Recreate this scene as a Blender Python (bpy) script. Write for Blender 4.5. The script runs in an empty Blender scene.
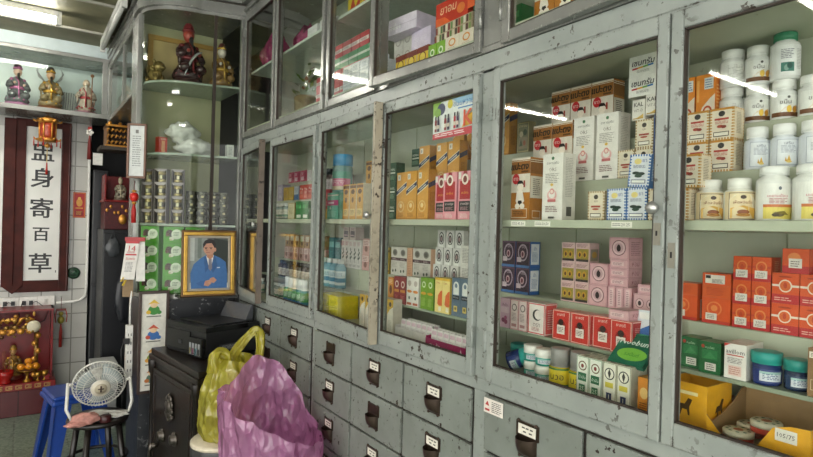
import bpy, math, random
from mathutils import Vector, Matrix, noise
random.seed(11)
SC = bpy.context.scene
COL = SC.collection
PI = math.pi

# ------------------------------------------------------------------ materials
def lin(h):
    h = h.lstrip('#')
    o = []
    for i in (0, 2, 4):
        c = int(h[i:i+2], 16)/255
        o.append(c/12.92 if c <= .04045 else ((c+.055)/1.055)**2.4)
    return (*o, 1)

def new_mat(name):
    m = bpy.data.materials.new(name)
    m.use_nodes = True
    nt = m.node_tree
    nt.nodes.clear()
    out = nt.nodes.new('ShaderNodeOutputMaterial')
    b = nt.nodes.new('ShaderNodeBsdfPrincipled')
    nt.links.new(b.outputs[0], out.inputs[0])
    return m, nt, b, out

MATS = {}
def M(h, rough=.42, metal=0.0, var=.10, scale=45):
    """plain coloured surface with a faint procedural mottle"""
    if not isinstance(h, str):
        return h
    k = (h, rough, metal)
    if k in MATS:
        return MATS[k]
    m, nt, b, out = new_mat('paint_' + h)
    tc = nt.nodes.new('ShaderNodeTexCoord')
    n = nt.nodes.new('ShaderNodeTexNoise')
    n.inputs['Scale'].default_value = scale
    n.inputs['Detail'].default_value = 2
    nt.links.new(tc.outputs['Object'], n.inputs['Vector'])
    r = nt.nodes.new('ShaderNodeValToRGB')
    c = lin(h)
    r.color_ramp.elements[0].position = .25
    r.color_ramp.elements[1].position = .75
    r.color_ramp.elements[0].color = tuple(x*(1-var) for x in c[:3])+(1,)
    r.color_ramp.elements[1].color = tuple(min(1, x*(1+var)) for x in c[:3])+(1,)
    nt.links.new(n.outputs['Fac'], r.inputs['Fac'])
    nt.links.new(r.outputs['Color'], b.inputs['Base Color'])
    b.inputs['Roughness'].default_value = rough
    b.inputs['Metallic'].default_value = metal
    MATS[k] = m
    return m

def math_node(nt, op, a, bb=None):
    n = nt.nodes.new('ShaderNodeMath'); n.operation = op
    for i, x in enumerate((a, bb)):
        if x is None: continue
        if isinstance(x, (int, float)): n.inputs[i].default_value = x
        else: nt.links.new(x, n.inputs[i])
    return n.outputs[0]

def mix_col(nt, fac, a, b):
    n = nt.nodes.new('ShaderNodeMix'); n.data_type = 'RGBA'
    if isinstance(fac, (int, float)): n.inputs[0].default_value = fac
    else: nt.links.new(fac, n.inputs[0])
    for i, x in ((6, a), (7, b)):
        if isinstance(x, tuple): n.inputs[i].default_value = x
        else: nt.links.new(x, n.inputs[i])
    return n.outputs[2]

def tex_noise(nt, vec, scale, detail=4, rough=.55):
    n = nt.nodes.new('ShaderNodeTexNoise')
    n.inputs['Scale'].default_value = scale; n.inputs['Detail'].default_value = detail
    n.inputs['Roughness'].default_value = rough
    nt.links.new(vec, n.inputs['Vector'])
    return n.outputs['Fac']

def ramp(nt, fac, p0, p1, c0=(0,0,0,1), c1=(1,1,1,1)):
    r = nt.nodes.new('ShaderNodeValToRGB')
    r.color_ramp.elements[0].position = p0; r.color_ramp.elements[1].position = p1
    r.color_ramp.elements[0].color = c0; r.color_ramp.elements[1].color = c1
    nt.links.new(fac, r.inputs['Fac'])
    return r.outputs['Color']

def chipped_paint(name, base, dark, chip, edge=True, chips=.655, rough=.38, metal=0.0):
    """old enamel over steel: cloudy tone, dark chips and worn edges"""
    m, nt, b, out = new_mat(name)
    g = nt.nodes.new('ShaderNodeNewGeometry')
    pos = g.outputs['Position']
    cloud = tex_noise(nt, pos, 7, 5)
    col = mix_col(nt, ramp(nt, cloud, .35, .7), lin(base), lin(dark))
    spots = ramp(nt, tex_noise(nt, pos, 46, 3, .6), chips, chips+.02)
    area = ramp(nt, tex_noise(nt, pos, 9, 2), .42, .62)
    mask = math_node(nt, 'MULTIPLY', spots, area)
    if edge:
        bv = nt.nodes.new('ShaderNodeBevel'); bv.samples = 3
        bv.inputs['Radius'].default_value = .006
        dp = nt.nodes.new('ShaderNodeVectorMath'); dp.operation = 'DOT_PRODUCT'
        nt.links.new(bv.outputs[0], dp.inputs[0]); nt.links.new(g.outputs['Normal'], dp.inputs[1])
        e = ramp(nt, dp.outputs['Value'], .90, .985, (1,1,1,1), (0,0,0,1))
        en = ramp(nt, tex_noise(nt, pos, 24, 5, .7), .50, .57)
        mask = math_node(nt, 'MAXIMUM', mask, math_node(nt, 'MULTIPLY', e, en))
    col = mix_col(nt, mask, col, lin(chip))
    nt.links.new(col, b.inputs['Base Color'])
    b.inputs['Metallic'].default_value = metal
    rr = math_node(nt, 'ADD', math_node(nt, 'MULTIPLY', mask, .4), rough)
    nt.links.new(rr, b.inputs['Roughness'])
    bp = nt.nodes.new('ShaderNodeBump'); bp.inputs['Strength'].default_value = .12; bp.inputs['Distance'].default_value = .004
    nt.links.new(tex_noise(nt, pos, 22, 3), bp.inputs['Height'])
    nt.links.new(bp.outputs[0], b.inputs['Normal'])
    return m

def glass_mat(name, tint='f4fbf7', refl=1.0, base=.045):
    m = bpy.data.materials.new(name); m.use_nodes = True
    nt = m.node_tree; nt.nodes.clear()
    out = nt.nodes.new('ShaderNodeOutputMaterial')
    t = nt.nodes.new('ShaderNodeBsdfTransparent'); t.inputs[0].default_value = lin(tint)
    gl = nt.nodes.new('ShaderNodeBsdfGlossy'); gl.inputs['Roughness'].default_value = .0
    lw = nt.nodes.new('ShaderNodeLayerWeight'); lw.inputs['Blend'].default_value = .5
    f = math_node(nt, 'POWER', lw.outputs['Facing'], 4.5)
    f = math_node(nt, 'ADD', math_node(nt, 'MULTIPLY', f, .8), base)
    # faint smears so the pane is not perfect
    tc = nt.nodes.new('ShaderNodeTexCoord')
    sm = tex_noise(nt, tc.outputs['Object'], 6, 3)
    f = math_node(nt, 'MULTIPLY', f, math_node(nt, 'ADD', math_node(nt, 'MULTIPLY', sm, .5), refl*.75))
    mx = nt.nodes.new('ShaderNodeMixShader')
    nt.links.new(f, mx.inputs[0]); nt.links.new(t.outputs[0], mx.inputs[1]); nt.links.new(gl.outputs[0], mx.inputs[2])
    nt.links.new(mx.outputs[0], out.inputs[0])
    return m

def plastic_film(name, col, trans=.35, rough=.18):
    m = bpy.data.materials.new(name); m.use_nodes = True
    nt = m.node_tree; nt.nodes.clear()
    out = nt.nodes.new('ShaderNodeOutputMaterial')
    tc = nt.nodes.new('ShaderNodeTexCoord')
    b = nt.nodes.new('ShaderNodeBsdfPrincipled')
    b.inputs['Base Color'].default_value = lin(col)
    b.inputs['Roughness'].default_value = rough
    b.inputs['Specular IOR Level'].default_value = .8
    tl = nt.nodes.new('ShaderNodeBsdfTranslucent'); tl.inputs[0].default_value = lin(col)
    tr = nt.nodes.new('ShaderNodeBsdfTransparent'); tr.inputs[0].default_value = lin(col)
    bp = nt.nodes.new('ShaderNodeBump'); bp.inputs['Strength'].default_value = 1.0; bp.inputs['Distance'].default_value = .045; b.inputs['Coat Weight'].default_value = 1.0; b.inputs['Coat IOR'].default_value = 1.7; b.inputs['Coat Roughness'].default_value = .12; nt.links.new(bp.outputs[0], b.inputs['Coat Normal'])
    # sharp crinkles: folded noise, fine over coarse
    wv = nt.nodes.new('ShaderNodeMapping'); wv.inputs['Scale'].default_value = (1, 1, .55); nt.links.new(tc.outputs['Object'], wv.inputs['Vector'])
    hs = None
    for sc_, am in ((13, 1.0), (31, .35)):
        vo = nt.nodes.new('ShaderNodeTexVoronoi'); vo.inputs['Scale'].default_value = sc_; vo.inputs['Randomness'].default_value = 1
        nt.links.new(wv.outputs[0], vo.inputs['Vector'])
        h_ = math_node(nt, 'MULTIPLY', vo.outputs['Distance'], am)
        hs = h_ if hs is None else math_node(nt, 'ADD', hs, h_)
    nt.links.new(hs, bp.inputs['Height'])
    nt.links.new(bp.outputs[0], b.inputs['Normal']); nt.links.new(bp.outputs[0], tl.inputs['Normal'])
    m1 = nt.nodes.new('ShaderNodeMixShader'); m1.inputs[0].default_value = .42
    nt.links.new(b.outputs[0], m1.inputs[1]); nt.links.new(tl.outputs[0], m1.inputs[2])
    m2 = nt.nodes.new('ShaderNodeMixShader'); m2.inputs[0].default_value = trans
    nt.links.new(m1.outputs[0], m2.inputs[1]); nt.links.new(tr.outputs[0], m2.inputs[2])
    nt.links.new(m2.outputs[0], out.inputs[0])
    return m

def emit_mat(name, col, s):
    m = bpy.data.materials.new(name); m.use_nodes = True
    nt = m.node_tree; nt.nodes.clear()
    out = nt.nodes.new('ShaderNodeOutputMaterial')
    e = nt.nodes.new('ShaderNodeEmission'); e.inputs[0].default_value = lin(col); e.inputs[1].default_value = s
    nt.links.new(e.outputs[0], out.inputs[0])
    return m

def tile_mat(name, c1, c2, mortar, sx, sz, plane, speck=None, msize=.004, rough=.3, off=(0, 0), offset=.0):
    """grid of tiles on a wall (plane 'xz' / 'yz') or floor ('xy')"""
    m, nt, b, out = new_mat(name)
    g = nt.nodes.new('ShaderNodeNewGeometry')
    sp = nt.nodes.new('ShaderNodeSeparateXYZ'); nt.links.new(g.outputs['Position'], sp.inputs[0])
    cb = nt.nodes.new('ShaderNodeCombineXYZ')
    ax = {'xz': (0, 2), 'yz': (1, 2), 'xy': (0, 1)}[plane]
    for i, a in enumerate(ax):
        nt.links.new(math_node(nt, 'ADD', sp.outputs[a], off[i]), cb.inputs[i])
    br = nt.nodes.new('ShaderNodeTexBrick')
    br.offset = offset; br.squash = 1
    br.inputs['Scale'].default_value = 1
    br.inputs['Brick Width'].default_value = sx; br.inputs['Row Height'].default_value = sz
    br.inputs['Mortar Size'].default_value = msize; br.inputs['Mortar Smooth'].default_value = .2
    br.inputs['Color1'].default_value = lin(c1); br.inputs['Color2'].default_value = lin(c2); br.inputs['Mortar'].default_value = lin(mortar)
    nt.links.new(cb.outputs[0], br.inputs['Vector'])
    col = br.outputs['Color']
    if speck:
        v = nt.nodes.new('ShaderNodeTexVoronoi'); v.inputs['Scale'].default_value = 75
        nt.links.new(g.outputs['Position'], v.inputs['Vector'])
        k = ramp(nt, v.outputs['Color'], .35, .6)
        col = mix_col(nt, math_node(nt, 'MULTIPLY', k, .55), col, lin(speck))
    st = ramp(nt, tex_noise(nt, g.outputs['Position'], 4, 5), .45, .8)
    col = mix_col(nt, math_node(nt, 'MULTIPLY', st, .35), col, lin(mortar))
    nt.links.new(col, b.inputs['Base Color'])
    b.inputs['Roughness'].default_value = rough
    bp = nt.nodes.new('ShaderNodeBump'); bp.inputs['Strength'].default_value = .3; bp.inputs['Distance'].default_value = .003
    nt.links.new(math_node(nt, 'SUBTRACT', 1, br.outputs['Fac']), bp.inputs['Height'])
    nt.links.new(bp.outputs[0], b.inputs['Normal'])
    return m

# ------------------------------------------------------------------ mesh builder
class MB:
    def __init__(self):
        self.v, self.f, self.mi, self.sm, self.mats = [], [], [], [], []
    def mat(self, m):
        m = M(m)
        if m not in self.mats: self.mats.append(m)
        return self.mats.index(m)
    def add(self, pts, faces, m, smooth=False, X=None):
        o = len(self.v)
        for p in pts:
            p = Vector(p)
            if X is not None: p = X @ p
            self.v.append(tuple(p))
        k = self.mat(m)
        for f in faces:
            self.f.append([o+i for i in f]); self.mi.append(k); self.sm.append(smooth)
        return self
    def poly(self, pts, m):
        return self.add(pts, [list(range(len(pts)))], m)
    def box(self, a, b, m, X=None):
        (x0, y0, z0), (x1, y1, z1) = a, b
        x0, x1 = min(x0, x1), max(x0, x1); y0, y1 = min(y0, y1), max(y0, y1); z0, z1 = min(z0, z1), max(z0, z1)
        p = [(x0,y0,z0),(x1,y0,z0),(x1,y1,z0),(x0,y1,z0),(x0,y0,z1),(x1,y0,z1),(x1,y1,z1),(x0,y1,z1)]
        return self.add(p, [(3,2,1,0),(4,5,6,7),(0,1,5,4),(1,2,6,5),(2,3,7,6),(3,0,4,7)], m, False, X)
    def prism(self, pts, z0, z1, m, X=None, smooth=False):
        n = len(pts)
        p = [(x, y, z0) for x, y in pts] + [(x, y, z1) for x, y in pts]
        f = [list(range(n))[::-1], list(range(n, 2*n))]
        self.add(p, f, m, False, X)
        return self.add(p, [(i, (i+1) % n, n+(i+1) % n, n+i) for i in range(n)], m, smooth, X)
    def lathe(self, prof, m, n=20, X=None, fold=None, smooth=True, cap=True):
        p, f = [], []
        for r, z in prof:
            for i in range(n):
                a = 2*PI*i/n
                k = r*(1 + (fold(a, z) if fold else 0))
                p.append((k*math.cos(a), k*math.sin(a), z))
        for j in range(len(prof)-1):
            for i in range(n):
                f.append((j*n+i, j*n+(i+1) % n, (j+1)*n+(i+1) % n, (j+1)*n+i))
        if cap:
            f.append(list(range(n))[::-1]); f.append([(len(prof)-1)*n+i for i in range(n)])
        return self.add(p, f, m, smooth, X)
    def ball(self, c, r, m, n=12, k=8, X=None):
        if not isinstance(r, (tuple, list)): r = (r, r, r)
        prof = [(max(.001, math.sin(PI*j/k)), -math.cos(PI*j/k)) for j in range(k+1)]
        T = Matrix.Translation(c) @ Matrix.Diagonal((*r, 1))
        return self.lathe(prof, m, n, T if X is None else X @ T)
    def tube(self, path, r, m, n=8, cap=True, X=None, flat=1.0, closed=False):
        path = [Vector(p) for p in path]
        if not isinstance(r, (list, tuple)): r = [r]*len(path)
        p, f = [], []
        N = len(path); up = None
        for i, c in enumerate(path):
            if closed: d = path[(i+1) % N]-path[i-1]
            else: d = path[min(i+1, N-1)]-path[max(i-1, 0)]
            if d.length < 1e-9: d = Vector((0, 0, 1))
            d.normalize()
            if up is None:
                up = Vector((0, 0, 1)) if abs(d.z) < .9 else Vector((1, 0, 0))
            s = d.cross(up)
            if s.length < 1e-6: s = d.cross(Vector((0, 1, 0)))
            s.normalize(); up = s.cross(d).normalized()
            for k in range(n):
                a = 2*PI*k/n
                p.append(c + s*(r[i]*math.cos(a)) + up*(r[i]*flat*math.sin(a)))
        for i in range(N if closed else N-1):
            j = (i+1) % N
            for k in range(n):
                f.append((i*n+k, i*n+(k+1) % n, j*n+(k+1) % n, j*n+k))
        if cap and not closed:
            f.append(list(range(n))[::-1]); f.append([(N-1)*n+k for k in range(n)])
        return self.add(p, f, m, True, X)
    def mesh(self, name):
        me = bpy.data.meshes.new(name)
        me.from_pydata(self.v, [], self.f)
        for m in self.mats: me.materials.append(m)
        me.polygons.foreach_set('material_index', self.mi)
        me.polygons.foreach_set('use_smooth', self.sm)
        me.update()
        return me
    def build(self, name, parent=None, loc=None, rot=None, bevel=0):
        o = bpy.data.objects.new(name, self.mesh(name)); COL.objects.link(o)
        if parent: o.parent = parent
        if loc: o.location = loc
        if rot: o.rotation_euler = rot
        if bevel:
            b = o.modifiers.new('b', 'BEVEL'); b.width = bevel; b.segments = 2; b.limit_method = 'ANGLE'; b.angle_limit = .7
        return o

def tag(o, label, cat, group=None, kind=None):
    o['label'] = label; o['category'] = cat
    if group: o['group'] = group
    if kind: o['kind'] = kind
    return o
def thing(name, label, cat, loc=(0, 0, 0), rz=0, group=None):
    o = bpy.data.objects.new(name, None); COL.objects.link(o)
    o.location = loc; o.rotation_euler = (0, 0, rz); o.empty_display_size = .05
    return tag(o, label, cat, group)
def struct(o):
    o['kind'] = 'structure'; return o
def copy_tree(o, parent=None):
    c = o.copy(); COL.objects.link(c); c.parent = parent
    for ch in [x for x in KIDS.get(o.name, [])]: copy_tree(ch, c)
    return c
KIDS = {}

# lettering from Blender's own font, as flat polygons
TXT = {}
def text_polys(s, res=1):
    if s in TXT: return TXT[s]
    c = bpy.data.curves.new('lettering', 'FONT'); c.body = s; c.resolution_u = res
    o = bpy.data.objects.new('lettering', c); COL.objects.link(o)
    dg = bpy.context.evaluated_depsgraph_get(); dg.update()
    me = bpy.data.meshes.new_from_object(o.evaluated_get(dg))
    P = [(v.co.x, v.co.y) for v in me.vertices]
    F = [list(p.vertices) for p in me.polygons]
    bpy.data.objects.remove(o); bpy.data.curves.remove(c); bpy.data.meshes.remove(me)
    xs = [p[0] for p in P]; ys = [p[1] for p in P]
    cx, cy = (min(xs)+max(xs))/2, (min(ys)+max(ys))/2
    W, Hh = max(xs)-min(xs), max(ys)-min(ys)
    TXT[s] = ([((x-cx)/Hh, (y-cy)/Hh) for x, y in P], F, W/Hh)
    return TXT[s]

# flat printed marks: a list of tuples, drawn over a face in order
def marks(mb, decs, fn, W, H, step=.00025, curved=False, start=.0003):
    """fn(u, v, off) -> point. u,v in 0..1; W,H = the face's real size"""
    off = start
    for d in decs:
        t = d[0]
        if t == 'r':
            u0, v0, u1, v1, c = d[1:6]
            n = max(1, int(abs(u1-u0)*14)) if curved else 1
            for i in range(n):
                a, b = u0+(u1-u0)*i/n, u0+(u1-u0)*(i+1)/n
                mb.poly([fn(a, v0, off), fn(b, v0, off), fn(b, v1, off), fn(a, v1, off)], c)
        elif t == 'b':      # outline of a rectangle
            u0, v0, u1, v1, th, c = d[1:7]
            tu, tv = th, th*W/H
            for q in ((u0,v0,u1,v0+tv),(u0,v1-tv,u1,v1),(u0,v0+tv,u0+tu,v1-tv),(u1-tu,v0+tv,u1,v1-tv)):
                n = max(1, int(abs(q[2]-q[0])*14)) if curved else 1
                for i in range(n):
                    a, b = q[0]+(q[2]-q[0])*i/n, q[0]+(q[2]-q[0])*(i+1)/n
                    mb.poly([fn(a, q[1], off), fn(b, q[1], off), fn(b, q[3], off), fn(a, q[3], off)], c)
        elif t == 'd':      # disc / ellipse, radius in widths
            cu, cv, ru, rv, c = d[1:6]
            mb.poly([fn(cu+ru*math.cos(2*PI*i/18), cv+rv*math.sin(2*PI*i/18), off) for i in range(18)], c)
        elif t == 'p':
            mb.poly([fn(u, v, off) for u, v in d[1]], d[2])
        elif t == 'l':      # block of small print
            u0, v0, u1, v1, n, c = d[1:7]
            n = max(n, int(round(n*1.5)))
            hh = (v1-v0)/(2.3*n-1.3)
            rnd = random.Random(int(u0*977+v0*131+n))
            for i in range(n):
                e = u1-(u1-u0)*rnd.uniform(0, .2)
                v = v0+hh*2.3*i; q = u0
                while q < e-.02:                      # words along the line
                    k = min(e, q+(u1-u0)*rnd.uniform(.12, .4))
                    mb.poly([fn(q, v, off), fn(k, v, off), fn(k, v+hh, off), fn(q, v+hh, off)], c)
                    q = k+(u1-u0)*.045
        elif t == 'c':      # dots / checks along the border
            th, c1, n, mrows = d[1:5]
            for i in range(n):
                if i % 2: continue
                for (v0, v1) in ((0, th*W/H), (1-th*W/H, 1)):
                    mb.poly([fn(i/n, v0, off), fn((i+1)/n, v0, off), fn((i+1)/n, v1, off), fn(i/n, v1, off)], c1)
            for i in range(mrows):
                if i % 2: continue
                for (u0, u1) in ((0, th), (1-th, 1)):
                    mb.poly([fn(u0, i/mrows, off), fn(u1, i/mrows, off), fn(u1, (i+1)/mrows, off), fn(u0, (i+1)/mrows, off)], c1)
        elif t == 't':      # lettering: text, centre, height (of face height), max width
            s, cu, cv, hh, c = d[1:6]
            wmax = d[6] if len(d) > 6 else .95
            sh = d[7] if len(d) > 7 else 0
            P, F, asp = text_polys(s)
            hm = hh*H
            if asp*hm > wmax*W: hm = wmax*W/asp
            bold = d[8] if len(d) > 8 else 0
            for bx, by in (((0, 0),) if not bold else ((-1, -.5), (1, -.5), (-1, .5), (1, .5))):
                mb.add([fn(cu+(x+bx*bold+y*sh)*hm/W, cv+(y+by*bold)*hm/H, off) for x, y in P], F, c); off += step*.2
        off += step

def carton_mesh(name, w, h, d, front, side=None, top=None, f=(), s=(), t=(), hlf=None):
    """front faces -X, width along Y, the side towards -Y; local origin: front bottom centre"""
    mb = MB()
    side = side or front; top = top or front
    y0, y1 = -w/2, w/2
    e = min(.0016, w*.05)
    # rim-chamfered carton body
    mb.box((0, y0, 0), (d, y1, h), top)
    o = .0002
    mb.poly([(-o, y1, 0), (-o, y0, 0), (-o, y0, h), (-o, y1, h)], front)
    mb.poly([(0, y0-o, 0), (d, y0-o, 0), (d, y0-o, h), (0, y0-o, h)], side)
    mb.poly([(d, y1+o, 0), (0, y1+o, 0), (0, y1+o, h), (d, y1+o, h)], side)
    # flap seam on the top
    mb.poly([(d*.12, y1-e, h+o), (d*.12, y0+e, h+o), (d*.15, y0+e, h+o), (d*.15, y1-e, h+o)], '8a8578')
    marks(mb, f, lambda u, v, k: (-o-k, y1-w*u, h*v), w, h)
    marks(mb, s, lambda u, v, k: (d*u, y0-o-k, h*v), d, h)
    marks(mb, t, lambda u, v, k: (d*v, y1-w*u, h+o+k), w, d)
    return mb.mesh(name)

# ------------------------------------------------------------------ kinds of goods and their placing
KIND = {}
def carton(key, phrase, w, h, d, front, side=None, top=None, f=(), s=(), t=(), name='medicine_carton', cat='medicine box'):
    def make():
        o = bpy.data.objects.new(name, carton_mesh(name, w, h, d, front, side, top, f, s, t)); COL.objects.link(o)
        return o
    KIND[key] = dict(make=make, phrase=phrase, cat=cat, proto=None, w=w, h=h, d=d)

def bottle(key, phrase, r, h, body, cap, capr=.8, caph=.2, neck=.72, label=None, lspan=(.12, .62), marks_=(), name='pill_bottle', cat='bottle', shoulder=.1, ribs=True, gloss=.25, arc=2.5):
    def make():
        root = bpy.data.objects.new(name, None); COL.objects.link(root); root.empty_display_size = .02
        bm_ = M(body, gloss); cm_ = M(cap, .4)
        hb = h*(1-caph)
        b = MB().lathe([(r*.9, 0), (r, h*.02), (r, hb-h*shoulder), (r*.97, hb-h*shoulder*.7), (r*neck, hb-h*.015), (r*neck, hb+h*.02)], bm_, 24)
        ob = b.build('bottle_body', root)
        c = MB().lathe([(r*capr, hb+h*.005), (r*capr, h*.985), (r*capr*.93, h)], cm_, 24, fold=(lambda a, z: .02*math.cos(24*a)) if ribs else None)
        c.lathe([(r*capr*1.03, hb+h*.004), (r*capr*1.03, hb+h*.03)], cm_, 24)
        oc = c.build('cap', root)
        kids = [ob, oc]
        if label:
            z0, z1 = h*lspan[0], h*lspan[1]
            a0 = PI+PI*.22     # faces the aisle and slightly towards the entrance
            lb = MB()
            def fn(u, v, k):
                a = a0+(u-.5)*arc
                return ((r+.0006+k*1.6)*math.cos(a), (r+.0006+k*1.6)*math.sin(a), z0+(z1-z0)*v)
            marks(lb, [('r', 0, 0, 1, 1, label)]+list(marks_), fn, arc*r, z1-z0, curved=True)
            kids.append(lb.build('paper_label', root))
        KIDS[root.name] = kids
        return root
    KIND[key] = dict(make=make, phrase=phrase, cat=cat, proto=None, w=2*r, h=h, d=2*r)

def put(key, label, loc, rot=(0, 0, 0), group=None):
    k = KIND[key]
    if k['proto'] is None:
        o = k['make'](); k['proto'] = o
    else:
        o = copy_tree(k['proto'])
    o.location = loc; o.rotation_euler = rot
    tag(o, label, k['cat'], group)
    return o
ORD = 'first second third fourth fifth sixth seventh eighth ninth tenth eleventh twelfth thirteenth fourteenth fifteenth'.split()
def row(key, where, spots, group=None, rz=0, jitter=.012):
    """spots run from the far end (left in view) to the near end"""
    n = len(spots)
    for i, p in enumerate(spots):
        ph = KIND[key]['phrase']
        if n == 1: lab = f'{ph}, {where}'
        else: lab = f'{ph}, {ORD[i]} from left {where}'
        r = p[3] if len(p) > 3 else (0, 0, rz+random.uniform(-jitter, jitter))
        put(key, lab, p[:3], r, group or (ph + ' ' + where))
def ys(y_far, n, pitch):
    return [y_far-pitch*i for i in range(n)]
# ------------------------------------------------------------------ shared finishes
ENAMEL = chipped_paint('grey_enamel', '989e98', '868d88', '33281f', chips=.615, rough=.36)
ENAMEL_UP = chipped_paint('silver_enamel', '9b9c97', '83847f', '3d372f', chips=.67, rough=.27, metal=.45)
DRAWER = chipped_paint('drawer_enamel', '868d86', '757b74', '2c221a', chips=.615, rough=.4)
LINING = chipped_paint('pale_green_lining', 'b9bea9', 'abb09a', '8f8f7c', edge=False, chips=.72, rough=.5)
GLASS = glass_mat('door_glass', tint='fafcfa', base=.015)
GLASS_BOWED = glass_mat('bowed_glass', tint='f6f9f5', refl=.55, base=.018)
GASKET = M('30261f', .6)
STEEL = M('b5b6b3', .3, .8)
BRONZE = M('4d4037', .3, .7)
BRASS = M('b58b3c', .3, .8)
DARKWOOD = M('42160f', .5, 0, .35, 12)
for n_ in DARKWOOD.node_tree.nodes:
    if n_.type == 'BSDF_PRINCIPLED': n_.inputs['Specular IOR Level'].default_value = .2
BLACKP = M('17181a', .35)
GRANITE = chipped_paint('dark_granite', '34363a', '202226', '8b8d8c', edge=False, chips=.60, rough=.35)
WHITEP = M('e9e8e2', .35)
CH = 2.86

# ------------------------------------------------------------------ the room
fl = MB().box((-4.2, -3.2, -.08), (1.75, 6.0, 0), tile_mat('green_terrazzo', '6d7f6e', '647566', '49564b', .30, .30, 'xy', '98a698', .005, .28, (.02, .12)))
struct(fl.build('floor'))
ce = MB().box((-4.2, -3.2, CH), (1.75, 6.0, CH+.08), chipped_paint('ceiling_boards', '7d7a5f', '6c6a50', '9f9c84', edge=False, chips=.7, rough=.6))
for y in (4.62, 3.98, 3.30): ce.box((-4.1, y, CH-.016), (.55, y+.018, CH), '98968a')
struct(ce.build('ceiling'))
TILE = tile_mat('white_wall_tiles', 'c9c8c2', 'c0bfb9', '8d8c85', .215, .205, 'xz', None, .005, .22, (.08, .105))
wb = MB().box((-4.2, 5.42, 0), (.462, 5.54, CH), TILE)
wb.box((.39, 5.54, 0), (.462, 5.9, CH), TILE)
struct(wb.build('wall_back'))
PLAST = M('c5c2b8', .6, 0, .08, 3)
struct(MB().box((-4.3, 1.8, 0), (-4.2, 5.42, CH), PLAST).build('wall_left'))
struct(MB().box((1.47, -3.2, 0), (1.6, 3.8, CH), PLAST).build('wall_right'))
DARK = M('26272a', .6, 0, .2, 4)
al = MB().box((.39, 5.9, 0), (1.6, 6.0, CH), DARK).box((1.5, 3.8, 0), (1.6, 5.9, CH), DARK)
struct(al.build('wall_alcove'))
# pale soffit over the statue case
struct(MB().box((-4.2, 5.0, 2.772), (1.0, 5.42, CH), chipped_paint('soffit', 'b9c6c6', 'a9b7b6', 'dfe4e0', edge=False, chips=.66, rough=.45)).build('trim_1'))

# ------------------------------------------------------------------ fluorescent tubes
TUBE = emit_mat('lit_tube', 'fffaf0', 36)
def fixture(x0, x1, y, label, z=2.80):
    t = thing('tube_light', label, 'ceiling light', ((x0+x1)/2, y, CH), 0, 'lit tube lights on the ceiling')
    L = (x1-x0)/2
    MB().box((-L, -.022, -.04), (L, .022, -.001), 'e2e2dc').build('batten', t, bevel=.003)
    for s in (-1, 1): MB().box((s*L-.012*s, -.018, -.09), (s*L+.02*s, .018, -.001), 'd9d9d2').build('end_socket', t, bevel=.003)
    MB().tube([(-L+.015, 0, -.068), (L-.015, 0, -.068)], .015, TUBE, 10).build('lamp_tube', t)
fixture(-1.05, .16, 4.34, 'lit tube light on ceiling in front of the statue case')
fixture(-2.95, -1.75, 4.25, 'lit tube light further along the ceiling beside the statue case row')
fixture(-3.45, -2.25, 2.30, 'lit tube light seen as streak in the rightmost glass door')
fixture(-1.75, -.55, 1.30, 'lit tube light on ceiling over the aisle facing the drawers')
fixture(-1.55, -.35, -.9, 'lit tube light on ceiling over the shop entrance')
fixture(-3.3, -2.1, -.4, 'lit tube light on ceiling far across from the drawers')
# unlit tube along the side case
t = thing('unlit_tube_light', 'unlit grey tube light fixture slung under ceiling above the side case', 'ceiling light', (.470, 4.26, CH))
m_ = MB().box((-.02, -.53, -.045), (.02, .53, -.001), 'b9bab4'); m_.build('batten', t, bevel=.004)
MB().tube([(-.005, -.52, -.066), (-.005, .52, -.066)], .016, M('cfd0ca', .25), 10).build('lamp_tube', t)
for s in (-1, 1): MB().box((-.02, s*.53, -.09), (.015, s*.53+s*.02, -.001), 'c9c9c2').build('end_socket', t, bevel=.003)

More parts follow.
